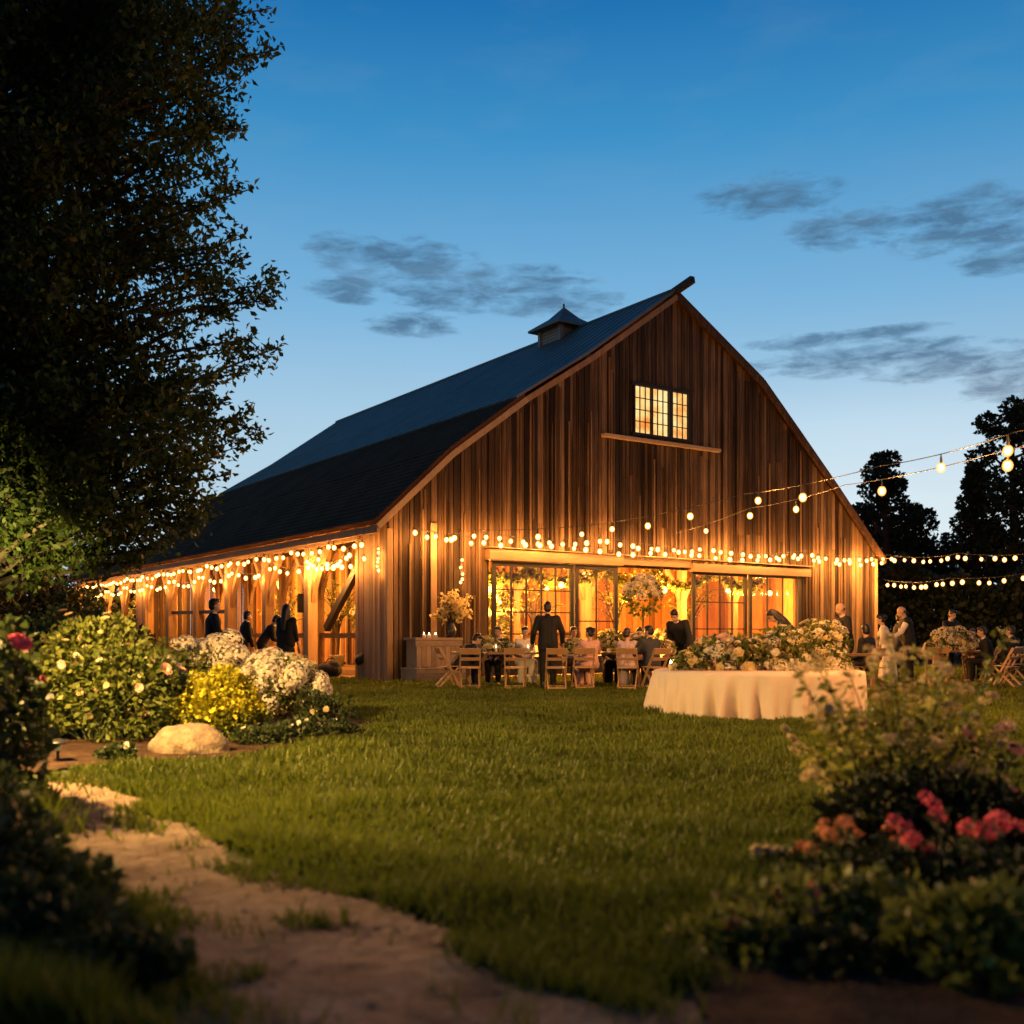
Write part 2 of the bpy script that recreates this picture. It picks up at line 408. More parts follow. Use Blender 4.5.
# ------------------------------------------------------------------ barn frame
B0 = Vector((-3.0, 25.37, 0)); BRZ = math.atan2(.5645, .8254)
BU = Vector((math.cos(BRZ), math.sin(BRZ), 0)); BV = Vector((-math.sin(BRZ), math.cos(BRZ), 0))
def W(s, t, z): return B0 + BU*s + BV*t + Vector((0, 0, z))
BL = 22.6; BW = 18.7
PROF = [(0, 4.12), (1.7, 5.68), (3.96, 7.33), (6.1, 8.7), (9.3, 10.98), (12.9, 8.93), (14.6, 7.48), (16.5, 5.84), (18.7, 3.88)]
def ph(s):
    for (a, za), (b, zb) in zip(PROF, PROF[1:]):
        if s <= b: return za+(zb-za)*(s-a)/(b-a)
    return PROF[-1][1]

# ------------------------------------------------------------------ ground, path, beds
def inpoly(P, poly):
    x, y = P[:, 0], P[:, 1]; c = np.zeros(len(P), bool); n = len(poly)
    for i in range(n):
        x0, y0 = poly[i]; x1, y1 = poly[(i+1) % n]
        t = ((y0 > y) != (y1 > y)) & (x < (x1-x0)*(y-y0)/(y1-y0+1e-12)+x0)
        c ^= t
    return c
path_px = [(20, 800), (30, 850), (75, 890), (150, 930), (185, 975), (170, 1060), (790, 1060), (690, 1015), (570, 985),
           (470, 945), (370, 905), (290, 878), (215, 850), (165, 822), (110, 790), (75, 774)]
PATH = [gnd(*p) for p in path_px]
PATH = PATH[:5] + [gnd(200, 1200), gnd(900, 1200)] + PATH[7:]
PATH_BACK = [gnd(36, 800), gnd(75, 774), (-4.6, 10.3), (-5.6, 11.0), (-6.2, 10.6), (-5.2, 9.4)]
bed_px = [(10, 775), (60, 771), (140, 765), (230, 758), (300, 748), (350, 738), (372, 728), (345, 716), (300, 700), (180, 690)]
BED = [gnd(*p) for p in bed_px] + [(-9, 19), (-10, 11)]
RBED = [gnd(1150, 790), gnd(900, 800), gnd(830, 850), gnd(770, 905), gnd(700, 955), gnd(700, 1010), gnd(760, 1100), gnd(1500, 1100)]

def m_ground():
    m, nt = mat('lawn_soil')
    tc = N(nt, 'ShaderNodeTexCoord')
    n = N(nt, 'ShaderNodeTexNoise', Scale=.6, Detail=8.0, Roughness=.6); L(nt, tc, 'Object', n, 'Vector')
    r = ramp(nt, [(.35, (.025, .035, .008)), (.65, (.055, .07, .015))]); L(nt, n, 'Fac', r, 0)
    b = N(nt, 'ShaderNodeBsdfPrincipled', Roughness=.9); L(nt, r, 0, b, 'Base Color')
    n2 = N(nt, 'ShaderNodeTexNoise', Scale=60.0, Detail=4.0); L(nt, tc, 'Object', n2, 'Vector')
    bp = N(nt, 'ShaderNodeBump', Strength=.8, Distance=.03); L(nt, n2, 'Fac', bp, 'Height'); L(nt, bp, 0, b, 'Normal')
    o = N(nt, 'ShaderNodeOutputMaterial'); L(nt, b, 0, o, 0)
    return m
def m_dirt(name, a, b_, c, s1, s2, dist):
    m, nt = mat(name)
    tc = N(nt, 'ShaderNodeTexCoord')
    n = N(nt, 'ShaderNodeTexNoise', Scale=s1, Detail=8.0, Roughness=.62); L(nt, tc, 'Object', n, 'Vector')
    v = N(nt, 'ShaderNodeTexVoronoi', Scale=s2); L(nt, tc, 'Object', v, 'Vector')
    n3 = N(nt, 'ShaderNodeTexNoise', Scale=s2*1.3, Detail=6.0, Roughness=.7); L(nt, tc, 'Object', n3, 'Vector')
    mx = N(nt, 'ShaderNodeMix', data_type='FLOAT'); mx.inputs[0].default_value = .4; L(nt, n, 'Fac', mx, 2); L(nt, n3, 'Fac', mx, 3)
    r = ramp(nt, [(.32, a), (.5, b_), (.7, c)]); L(nt, mx, 0, r, 0)
    b = N(nt, 'ShaderNodeBsdfPrincipled', Roughness=.95); L(nt, r, 0, b, 'Base Color')
    b.inputs['Specular IOR Level'].default_value = .15
    mh = N(nt, 'ShaderNodeMath', operation='MULTIPLY_ADD'); L(nt, v, 'Distance', mh, 0); mh.inputs[1].default_value = .35; L(nt, n3, 'Fac', mh, 2)
    bp = N(nt, 'ShaderNodeBump', Strength=1.0, Distance=dist); L(nt, mh, 0, bp, 'Height'); L(nt, bp, 0, b, 'Normal')
    o = N(nt, 'ShaderNodeOutputMaterial'); L(nt, b, 0, o, 0)
    return m
M['path'] = m_dirt('path_dirt', (.11, .07, .046), (.31, .22, .15), (.5, .385, .28), 2.6, 9.0, .11)
M['mulch'] = m_dirt('bark_mulch', (.022, .013, .008), (.06, .034, .02), (.14, .08, .048), 5.0, 26.0, .04)
M['barnfloor'] = m_dirt('barn_floor', (.12, .075, .04), (.22, .14, .08), (.3, .2, .12), 2.0, 20.0, .01)

def structure(name, me, loc=None):
    o = link(name, me, None, loc); o['kind'] = 'structure'; return o
me = npmesh('ground', [(-1500, -200, 0), (1500, -200, 0), (1500, 3000, 0), (-1500, 3000, 0)], [(0, 1, 2, 3)], m_ground())
structure('ground', me)

def sheet(name, poly, m, z, step, amp):
    """polygon laid on the ground as a gently lumpy sheet"""
    P = np.array(poly); x0, y0 = P.min(0); x1, y1 = P.max(0)
    xs = np.arange(x0, x1+step, step); ys = np.arange(y0, y1+step, step)
    X, Y = np.meshgrid(xs, ys); G = np.c_[X.ravel(), Y.ravel()]
    wob = np.c_[np.sin(G[:, 1]*5.1)+.6*np.sin(G[:, 1]*13+G[:, 0]*7), np.sin(G[:, 0]*4.3+1)+.6*np.sin(G[:, 0]*11+G[:, 1]*9)]*.05
    ins = inpoly(G+wob, poly).reshape(X.shape)
    Z = z + amp*(np.sin(X*7.3+np.sin(Y*3)*2)*np.sin(Y*6.1+np.sin(X*4)) + .5*np.sin(X*17+Y*5)*np.sin(Y*19-X*3))*.5 + amp
    nx = X.shape[1]; idx = np.arange(X.size).reshape(X.shape)
    keep = ins[:-1, :-1] | ins[1:, 1:] | ins[:-1, 1:] | ins[1:, :-1]
    q = np.stack([idx[:-1, :-1], idx[:-1, 1:], idx[1:, 1:], idx[1:, :-1]], -1)[keep]
    u, inv = np.unique(q, return_inverse=True)
    V = np.c_[G, Z.ravel()][u]
    return npmesh(name, V, inv.reshape(-1, 4), m, None, True)
structure('path', sheet('path', PATH, M['path'], .006, .05, .012))
structure('mulch_bed', sheet('mulch_bed', BED, M['mulch'], .005, .09, .02))
structure('planting_bed', sheet('planting_bed', RBED, M['mulch'], .005, .06, .02))

# ------------------------------------------------------------------ grass
def build_grass():
    n = 620000
    # denser near the viewer: Y drawn with density ~ 1/Y over a widening wedge
    Y = 2.9*(36/2.9)**(rng.random(n)**.92)
    X = Y*rng.uniform(-.62, .62, n)
    G = np.c_[X, Y]
    rel = G - np.array(B0[:2]); s = rel @ np.array(BU[:2]); t = rel @ np.array(BV[:2])
    keep = ~((s > -.1) & (s < BW+.2) & (t > -.05))
    wob = np.c_[np.sin(Y*4.1)+np.sin(Y*11+X*7), np.sin(X*5.3+1)+np.sin(X*13+Y*9)]*.1 + rng.normal(0, .07, (n, 2))
    inp = inpoly(G+wob, PATH); inn = inpoly(G+wob*1.8, PATH); keep &= (~inp | (~inn & (rng.random(n) < .22))) & ~inpoly(G+wob*.6, BED) & ~inpoly(G+wob, RBED) & ~inpoly(G+wob, PATH_BACK)
    # tufts standing in the path
    tuf = np.zeros(n, bool)
    for px, py, rx, ry in ((312, 929, .16, .09), (205, 982, .2, .12), (185, 850, .1, .08), (150, 905, .12, .12)):
        cx, cy = gnd(px, py); tuf |= (((X-cx)/rx)**2 + ((Y-cy)/ry)**2) < 1
    keep |= tuf & (rng.random(n) < .22)
    thin = .5+.5*np.sin(X*1.7+np.sin(Y*1.3)*2)*np.sin(Y*1.9+np.sin(X*1.1)*2)
    keep &= rng.random(n) < .55+.45*thin
    X, Y, thin = X[keep], Y[keep], thin[keep]; n = len(X)
    h = (.045+.05*rng.random(n))*(.75+.5*thin)*(1+.35*np.clip((7-Y)/4, 0, 1)); wd = .0035+.0011*Y
    h *= .7+.75*(.5+.5*np.sin(X*3.1+2*np.sin(Y*2.2))*np.sin(Y*2.7+1.6*np.sin(X*1.9)))**1.5
    # longer unmown grass in the dark corner to the left of the path
    lf = (X < -.41*Y+.05) & (Y < 7.2); h = np.where(lf, h*1.9, h)
    a = rng.random(n)*2*np.pi; lean = rng.uniform(.15, .8, n)*h; la = rng.random(n)*2*np.pi
    V = np.empty((n, 3, 3))
    V[:, 0] = np.c_[X+np.cos(a)*wd, Y+np.sin(a)*wd, np.zeros(n)]
    V[:, 1] = np.c_[X-np.cos(a)*wd, Y-np.sin(a)*wd, np.zeros(n)]
    V[:, 2] = np.c_[X+np.cos(la)*lean, Y+np.sin(la)*lean, h]
    pat = .5+.5*np.sin(X*.9+2*np.sin(Y*.55))*np.sin(Y*.7+1.5*np.sin(X*.6+1)); tone = np.clip(.05+.45*rng.random(n)+.32*thin*rng.random(n)+.33*pat, 0, 1)
    o = link('grass', npmesh('grass', V.reshape(-1, 3), np.arange(3*n).reshape(n, 3), M['grass'], np.repeat(tone, 3)))
    o['kind'] = 'stuff'
build_grass()
def build_pebbles():
    n = 9000; P = np.c_[rng.uniform(-5, 1.2, n), 3+8*rng.random(n)**1.4]; P = P[inpoly(P, PATH)]; n = len(P)
    cl = np.sin(P[:, 0]*5+np.sin(P[:, 1]*4)*2)*np.sin(P[:, 1]*4.4+np.sin(P[:, 0]*3)); P = P[rng.random(n) < .35+.65*(cl > .1)]; n = len(P)
    r = .007+.02*rng.random(n)**3; base = np.array([[1, 0, 0], [.3, .95, 0], [-.8, .6, 0], [-.8, -.6, 0], [.3, -.95, 0], [.1, .05, .75]])
    V = base[None]*r[:, None, None]*rng.uniform(.7, 1.3, (n, 6, 1)); a = rng.random(n)*6.28; c, s_ = np.cos(a)[:, None], np.sin(a)[:, None]
    V = np.stack([V[:, :, 0]*c-V[:, :, 1]*s_+P[:, :1], V[:, :, 0]*s_+V[:, :, 1]*c+P[:, 1:], V[:, :, 2]+.012], -1)
    f = np.array([[i, (i+1) % 5, 5] for i in range(5)]); Fc = (f[None]+np.arange(n)[:, None, None]*6).reshape(-1, 3)
    o = link('gravel', npmesh('gravel', V.reshape(-1, 3), Fc, M['path'])); o['kind'] = 'stuff'
build_pebbles()

# ------------------------------------------------------------------ barn
def planks(mb, axis, a0, a1, face, top, holes, thick=.03, w=(.1, .21), bottom=None, gap=.02, lean=.0):
    """vertical boards from a0 to a1; holes = list of (s0,s1,z0,z1)"""
    s = a0
    edges = sorted({h[0] for h in holes} | {h[1] for h in holes})
    while s < a1-.02:
        e = min(s+random.uniform(*w), a1)
        for ed in edges:
            if s+.04 < ed < e: e = ed
            elif s < ed <= s+.04: pass
        if a1-e < .08: e = a1
        z0 = random.uniform(.03, .12) if bottom is None else bottom
        spans = [(z0, None)]
        mid = (s+e)/2
        for h0, h1, hz0, hz1 in holes:
            if h0 < mid < h1:
                new = []
                for za, zb in spans:
                    tz = zb if zb is not None else 99
                    if hz0 > za: new.append((za, min(hz0, tz)))
                    if hz1 < tz: new.append((hz1, zb))
                spans = new
        off = random.uniform(-.008, .012); tone = min(1, max(0, random.gauss(.43, .33)))
        for za, zb in spans:
            cuts = [za]
            if zb is None and random.random() < .45:
                cz = random.choice((4.15, 5.4, 6.62)) + random.uniform(-.25, .25)
                if za+.5 < cz < top(mid)-.5: cuts.append(cz)
            cuts.append(zb)
            for ca, cb in zip(cuts, cuts[1:]):
                t2 = min(1, max(0, tone+random.gauss(0, .12))); o2 = off+random.uniform(-.006, .006)
                g0, g1 = s+gap/2, e-gap/2
                zl, zr = (top(g0), top(g1)) if cb is None else (cb-.006, cb-.006)
                sl = random.uniform(-.004, .004)
                pts = []
                for dd in (face+o2, face+o2+thick):
                    pts += [(g0, dd, ca), (g1, dd, ca), (g1+sl, dd, zr), (g0+sl, dd, zl)]
                if axis == 't': pts = [(p[1], p[0], p[2]) for p in pts]
                mb.add(pts, [(0, 1, 2, 3), (7, 6, 5, 4), (0, 4, 5, 1), (1, 5, 6, 2), (2, 6, 7, 3), (3, 7, 4, 0)], t2)
        s = e

HEAD = 3.02                                   # top of the ground-floor openings
HOLES = [(2.9, 14.75, 0, HEAD), (7.75, 9.95, 6.86, 8.2)]
def backing(mb, pieces, y0, y1):
    for s0, s1, z0, z1 in pieces: mb.box(s0, s1, y0, y1, z0, z1, .2)

def build_barn():
    barn = thing('timber_barn', 'big weathered wooden barn with gabled roof, cupola and glowing windows', 'barn', B0, BRZ)
    mb = MB(); planks(mb, 's', 0, BW, -.03, lambda s: ph(s)-.06, HOLES)
    # battens and old repair boards
    for i in range(75):
        s = random.uniform(.3, BW-.3); z0 = random.choice((3.4, 3.5, 4.2)) if 2.8 < s < 14.9 else .1
        z1 = min(ph(s)-.3, z0+random.uniform(1.5, 6))
        if 7.6 < s < 10.1: z1 = min(z1, 6.6)
        if z1 > z0+.3: mb.box(s, s+random.uniform(.035, .06), -.075, -.045, z0, z1)
    mb.build('gable_wall', M['barn'], barn)
    # added sheet behind the boards, keeps interior light from leaking through the gaps
    mb = MB(); n = 60
    for i in range(n):
        a, b = BW*i/n, BW*(i+1)/n
        zs = [0.0, None]
        mid = (a+b)/2; spans = [(0.02, None)]
        if 2.9 < mid < 14.75: spans = [(HEAD, None)]
        if 7.75 < mid < 9.95: spans = [(HEAD, 6.86), (8.2, None)]
        for za, zb in spans:
            zl, zr = (ph(a)-.08, ph(b)-.08) if zb is None else (zb, zb)
            P = [(a, .02, za), (b, .02, za), (b, .02, zr), (a, .02, zl), (a, .05, za), (b, .05, za), (b, .05, zr), (a, .05, zl)]
            mb.add(P, [(0, 1, 2, 3), (7, 6, 5, 4), (0, 4, 5, 1), (1, 5, 6, 2), (2, 6, 7, 3), (3, 7, 4, 0)], .3)
    mb.build('light_leak_sheet', M['inner'], barn)
    # right wall, rear wall, boarded corner of the open side
    mb = MB(); planks(mb, 't', .05, BL, BW-.03, lambda t: 4.0, []); mb.build('side_wall', M['barn'], barn)
    mb = MB(); planks(mb, 't', .1, BL-.1, BW-.2, lambda t: 3.9, [], w=(.2, .4)); mb.build('side_lining', M['inner'], barn)
    mb = MB(); planks(mb, 's', 0, BW, BL, lambda s: ph(s)-.06, [])
    mb.build('rear_wall', M['barn'], barn)
    mb = MB(); planks(mb, 't', .02, 1.75, -.02, lambda t: 3.85, [], bottom=.04); mb.build('corner_boards', M['timber'], barn); mb = MB(); planks(mb, 't', 20.8, BL, -.02, lambda t: 3.85, [], bottom=.04)
    mb.build('corner_boards', M['timber'], barn)
    for bx_ in ((-.06, .1, -.07, .06, .02, 3.7), (BW-.12, BW+.04, -.07, .05, .02, 3.72), (1.15, 1.33, -.085, -.05, .05, 3.9)):
        mb = MB(); mb.box(*bx_, .75); mb.build('corner_post', M['timber'], barn, bevel=.01)
    # roof slabs
    def slab(name, a, b, m, t0=-.2, t1=BL+.3, th=.1, lift=.02):
        (s0, z0), (s1, z1) = a, b
        d = Vector((s1-s0, z1-z0)).normalized(); nrm = Vector((-d.y, d.x))
        if nrm.y < 0: nrm = -nrm
        q = MB(); P = []
        for t in (t0, t1):
            for (s, z), k in ((a, lift), (b, lift), (b, lift+th), (a, lift+th)):
                P.append((s+nrm.x*k, t, z+nrm.y*k))
        q.add(P, [(0, 1, 2, 3), (7, 6, 5, 4), (0, 4, 5, 1), (1, 5, 6, 2), (2, 6, 7, 3), (3, 7, 4, 0)], .5)
        return q, d, nrm
    def m_roof(name, a, b, kind):
        m, nt = mat(name)
        tc = N(nt, 'ShaderNodeTexCoord')
        n = N(nt, 'ShaderNodeTexNoise', Scale=.9, Detail=8.0, Roughness=.65); L(nt, tc, 'Object', n, 'Vector')
        r = ramp(nt, [(.3, a), (.7, b)]); L(nt, n, 'Fac', r, 0)
        bs = N(nt, 'ShaderNodeBsdfPrincipled', Roughness=.55 if kind == 'metal' else .95, Metallic=.25 if kind == 'metal' else 0)
        if kind != 'metal': bs.inputs['Specular IOR Level'].default_value = .05
        L(nt, r, 0, bs, 'Base Color')
        if kind != 'metal':
            br = N(nt, 'ShaderNodeTexNoise', Scale=14.0, Detail=3.0); L(nt, tc, 'Object', br, 'Vector')
            bp = N(nt, 'ShaderNodeBump', Strength=.7, Distance=.03); L(nt, br, 'Fac', bp, 'Height'); L(nt, bp, 0, bs, 'Normal')
        o = N(nt, 'ShaderNodeOutputMaterial'); L(nt, bs, 0, o, 0)
        return m
    metal = m_roof('standing_seam_roof', (.12, .1, .085), (.22, .19, .16), 'metal')
    shin = m_roof('dark_shingles', (.075, .032, .015), (.13, .06, .03), 'shingle')
    # upper left: metal with seams
    q = MB()
    for a, b in (((3.72, 7.2), PROF[3]), (PROF[3], PROF[4])):
        q2, d, nr = slab('x', a, b, metal, lift=.1, th=.05); q.v, b0 = q.v+q2.v, len(q.v); q.f += [tuple(i+b0 for i in f) for f in q2.f]; q.t += q2.t
    for a, b in (((3.72, 7.2), PROF[3]), (PROF[3], PROF[4])):
      a, b = Vector(a), Vector(b); d = (b-a).normalized(); nr = Vector((-d.y, d.x)); t = -.2
      while t < BL+.3:
        p0 = a+nr*.15; p1 = b+nr*.15
        q.bar((p0.x, t, p0.y+.004), (p1.x, t, p1.y+.004), .03, .022, .5, up=(nr.x, 0, nr.y)); t += .46
    q.tube([(9.3, -.22, 11.13), (9.3, BL+.31, 11.13)], .09, 8, .5)
    q.build('metal_roof', metal, barn)
    q = MB()
    for a, b in ((PROF[4], PROF[5]), (PROF[5], PROF[6]), (PROF[6], PROF[7]), (PROF[7], (18.93, 3.63))):
        q2, _, _ = slab('x', a, b, metal, lift=.03, th=.12); q.v, b0 = q.v+q2.v, len(q.v); q.f += [tuple(i+b0 for i in f) for f in q2.f]; q.t += q2.t
    q.build('far_roof', shin, barn)
    # lower left: shingled, in courses
    q = MB()
    for (a, b) in ((PROF[1], PROF[2]), ((-.38, 3.76), PROF[1])):
        q2, dd, nn = slab('x', a, b, shin, lift=.02, th=.1); q.v, b0 = q.v+q2.v, len(q.v); q.f += [tuple(i+b0 for i in f) for f in q2.f]; q.t += q2.t
        a2, b2 = Vector(a), Vector(b); ln = (b2-a2).length; k = int(ln/.2)
        for i in range(k):
            p = a2+dd*(i*.2+.1)+nn*.128; q.bar((p.x, -.2, p.y), (p.x, BL+.3, p.y), .2, .018, None, up=(nn.x+dd.x*.06, 0, nn.y+dd.y*.06))
    q.build('shingle_roof', shin, barn)
    # rake boards, eave fascia, ridge beam
    q = MB()
    pts = [(-.38, 3.76)] + PROF[1:-1] + [(18.93, 3.63)]
    for (a, b) in zip(pts, pts[1:]):
        q.bar((a[0], -.22, a[1]-.05), (b[0], -.22, b[1]-.05), .05, .15, .5)
        if b[0] in (3.96, 9.3): q.build('rake_board', M['trim'] if b[0] < 4 else M['timber'], barn); q = MB()
    q.build('rake_board', M['barn'], barn)
    q = MB(); q.bar((-.36, -.18, 3.66), (-.36, BL+.3, 3.66), .04, .17, .6); q.bar((0.03, 1.5, 3.66), (.03, BL, 3.66), .2, .24, .5); q.build('eave_board', M['timber'], barn)
    q = MB(); q.bar((9.3, -.85, 11.26), (9.3, .3, 11.02), .17, .2, .5); q.build('ridge_beam', M['dark_frame'], barn, bevel=.015)
    q = MB()
    for i in range(27):
        t = .2+i*.85; q.bar((-.33, t, 3.7), (1.7, t, 5.56), .06, .14); q.bar((1.7, t, 5.56), (3.96, t, 7.2), .06, .14)
    q.build('rafters', M['timber'], barn)
    # cupola
    t0 = 5.2; s0 = 9.28
    q = MB(); hb = .56
    for k in range(9):
        z = 10.35+k*.1
        q.box(s0-hb, s0+hb, t0-hb, t0+hb, z, z+.085, random.uniform(.4, .8))
    q.box(s0-hb+.03, s0+hb-.03, t0-hb+.03, t0+hb-.03, 10.3, 11.2, .2)
    for sx in (-1, 1):
        for sy in (-1, 1): q.box(s0+sx*hb-.06, s0+sx*hb+.06, t0+sy*hb-.06, t0+sy*hb+.06, 10.3, 11.24, .6)
    cup = q.build('cupola', M['pale'], barn)
    q = MB(); h2 = .86; zc = 11.2
    base = [(s0-h2, t0-h2, zc), (s0+h2, t0-h2, zc), (s0+h2, t0+h2, zc), (s0-h2, t0+h2, zc)]
    m2 = [(s0+(p[0]-s0)*.42, t0+(p[1]-t0)*.42, zc+.42) for p in base]
    q.add(base+[(p[0], p[1], zc+.07) for p in base]+m2+[(s0, t0, 12.02)],
          [(3, 2, 1, 0)]+[(i, (i+1) % 4, 4+(i+1) % 4, 4+i) for i in range(4)]+[(4+i, 4+(i+1) % 4, 8+(i+1) % 4, 8+i) for i in range(4)]+[(8+i, 8+(i+1) % 4, 12) for i in range(4)], .5)
    q.tube([(s0, t0, 11.95), (s0, t0, 12.12)], .035)
    q.build('cupola_roof', metal, cup)
    # loft window: frame > sashes, lit panes
    q = MB(); z0, z1 = 6.86, 8.2
    for s in (7.75, 8.42, 9.16, 9.87): q.box(s, s+.08 if s > 9 else s+.06, -.09, .02, z0, z1, .3)
    q.box(9.1, 9.24, -.1, .02, z0, z1, .2)
    q.box(7.68, 10.02, -.1, .02, z1, z1+.1, .6); q.box(7.68, 10.02, -.11, .02, z0-.08, z0, .5)
    for a, b in ((7.81, 8.42), (8.48, 9.1), (9.24, 9.87)):
        for k in range(1, 4): q.box(a, b, -.06, -.02, z0+(z1-z0)*k/4-.009, z0+(z1-z0)*k/4+.009, .2)
        for k in range(1, 3): q.box(a+(b-a)*k/3-.008, a+(b-a)*k/3+.008, -.058, -.022, z0, z1, .2)
    win = q.build('loft_window', M['dark_frame'], barn)
    m, nt = mat('lit_loft_glass')
    tc = N(nt, 'ShaderNodeTexCoord'); n = N(nt, 'ShaderNodeTexNoise', Scale=1.6, Detail=4.0, Roughness=.55); L(nt, tc, 'Object', n, 'Vector')
    r = ramp(nt, [(.36, (.85, .26, .045)), (.5, (.95, .6, .2)), (.64, (1, .78, .38))]); L(nt, n, 'Fac', r, 0)
    e = N(nt, 'ShaderNodeEmission', Strength=1.25); L(nt, r, 0, e, 0); o = N(nt, 'ShaderNodeOutputMaterial'); L(nt, e, 0, o, 0)
    for a, b in ((7.81, 8.42), (8.48, 9.1), (9.24, 9.87)):
        q = MB(); q.box(a, b, 0, .02, z0, z1); q.build('pane', m, win)
    q = MB(); q.box(6.6, 11.1, -.2, -.03, 6.6, 6.7, .75); q.build('loft_ledge', M['trim'], barn, bevel=.01)
    # header that carries the sliding glazed doors
    q = MB(); q.box(2.75, 7.2, -.3, -.05, HEAD+.02, HEAD+.3, .7); q.box(9.85, 15.05, -.3, -.05, HEAD-.05, HEAD+.2, .65)
    q.box(7.2, 9.85, -.22, -.05, HEAD+.06, HEAD+.3, .55); q.bar((2.7, -.2, HEAD+.34), (15.1, -.2, HEAD+.28), .36, .03, .5)
    q.build('door_header', M['header'], barn, bevel=.012)
    # glazed doors
    def glazed(s0, s1, cols, zr):
        q = MB(); y0, y1 = -.16, -.1
        q.box(s0, s0+.12, y0, y1, .08, HEAD, .3); q.box(s1-.12, s1, y0, y1, .08, HEAD, .3)
        q.box(s0+.12, s1-.12, y0, y1, HEAD-.12, HEAD, .3); q.box(s0+.12, s1-.12, y0, y1, .08, .55, .3)
        for k in range(1, cols): c = s0+.12+(s1-s0-.24)*k/cols; q.box(c-.022, c+.022, y0+.01, y1-.01, .55, HEAD-.12, .3)
        for z in zr: q.box(s0+.12, s1-.12, y0+.018, y1-.018, z-.016, z+.016, .3)
        d = q.build('glazed_door', M['dark_frame'], barn)
        q = MB(); q.box(s0+.12, s1-.12, -.134, -.126, .55, HEAD-.12); q.build('pane', M['glass'], d)
    glazed(2.92, 5.55, 5, (1.15, 1.72, 2.3)); glazed(5.6, 7.1, 2, (1.5,))
    glazed(9.95, 12.25, 4, (1.3, 2.1)); glazed(12.35, 14.7, 3, (1.3,))
    # posts and curved braces of the open side
    for t in (4.7, 7.9, 11.2, 14.5, 17.8, 21.0):
        q = MB(); w = random.uniform(.13, .17); q.box(.05-w, .05+w, t-w, t+w, .03, 3.55, None)
        pst = q.build('post', M['timber'], barn, bevel=.02)
        for sg in (-1, 1):
            q = MB(); P = [(.05, t+sg*(.12+.95*k/6), 2.05+1.45*(k/6)**.72) for k in range(7)]
            for a, b in zip(P, P[1:]): q.bar(a, b, .13, .15, .55)
            q.build('brace', M['timber'], pst)
    q = MB(); q.bar((.35, 2.05, 3.1), (.35, 4.3, 1.3), .16, .2, .05); q.build('diagonal_brace', M['dark_frame'], barn)
    q = MB(); a, b = Vector((-.38, 3.7)), Vector((2.3, 5.3)); dd = (b-a).normalized(); nn = Vector((-dd.y, dd.x)); P = []
    for t in (BL+.32, 34.0):
        for (x_, z_), k in ((a, .02), (b, .02), (b, .12), (a, .12)): P.append((x_+nn.x*k, t, z_+nn.y*k))
    q.add(P, [(0, 1, 2, 3), (7, 6, 5, 4), (0, 4, 5, 1), (1, 5, 6, 2), (2, 6, 7, 3), (3, 7, 4, 0)], .5); q.build('shed_roof', shin, barn)
    q = MB(); planks(q, 't', BL+.05, 34.0, 2.25, lambda t: 5.1, [], w=(.2, .4)); q.build('shed_wall', M['inner'], barn)
    q = MB(); q.bar((.03, BL, 3.6), (.03, 34.0, 3.6), .18, .2, .5); q.build('shed_beam', M['timber'], barn)
    for t in (24.6, 27.6, 30.6, 33.6):
        q = MB(); q.box(-.08, .18, t-.13, t+.13, .03, 3.5, None); pst = q.build('post', M['timber'], barn, bevel=.02)
        for sg in (-1, 1):
            q = MB(); P = [(.05, t+sg*(.12+.95*k/6), 2.05+1.4*(k/6)**.72) for k in range(7)]
            for a, b in zip(P, P[1:]): q.bar(a, b, .13, .15, .55)
            q.build('brace', M['timber'], pst)
    # rails between the rear posts
    q = MB(); q.bar((.05, 11.4, 1.9), (.05, 17.6, 1.95), .09, .12, .2); q.build('side_rail', M['dark_frame'], barn)
    # inside: floor, partition, back wall, loft floor, inner posts
    q = MB(); q.box(.02, BW-.1, .08, BL-.05, .0, .03); q.build('barn_floor', M['barnfloor'], barn)
    q = MB(); planks(q, 't', 3.2, BL-.1, 4.9, lambda t: 6.9, [(5.2, 6.6, 0, 3.0)], w=(.2, .4)); q.build('partition', M['inner'], barn)
    q = MB(); planks(q, 's', 4.95, BW-.12, 9.2, lambda s: 3.97, [], w=(.2, .4)); q.build('inner_wall', M['inner'], barn)
    q = MB()
    for k in range(32): q.box(4.95, BW-.12, .1+k*.285, .38+k*.285, 4.0, 4.05)
    for k in range(9): q.box(5.0+k*1.6, 5.18+k*1.6, .1, 9.1, 3.76, 3.995)
    q.build('loft_floor', M['inner'], barn)
    q = MB(); planks(q, 's', 5.0, BW-.3, 9.14, lambda s: 1.15, [], thick=.05, w=(.15, .22)); q.box(5.0, BW-.3, 9.06, 9.13, 1.16, 1.24, .4); q.build('wainscot', M['header'], barn)
    for t in (3.4, 6.3, 9.6, 12.8, 16.1, 19.4):
        q = MB(); q.box(2.5-.11, 2.5+.11, t-.11, t+.11, .03, 5.9); pst = q.build('inner_post', M['timber'], barn)
        for sg in (-1, 1):
            q = MB(); P = [(2.5, t+sg*(.1+1.2*k/6), 2.3+1.5*(k/6)**.7) for k in range(7)]
            for a, b in zip(P, P[1:]): q.bar(a, b, .11, .13)
            q.build('brace', M['timber'], pst)
    q = MB()
    for z in (1.1, 3.95): q.bar((2.5, 3.4, z), (2.5, 22.0, z), .1, .16)
    for t in np.arange(4.2, 22, 1.35): q.bar((4.8, t, .05), (4.8, t+random.uniform(-.1, .1), 6.4), .09, .14)
    q.build('stall_rails', M['header'], barn)
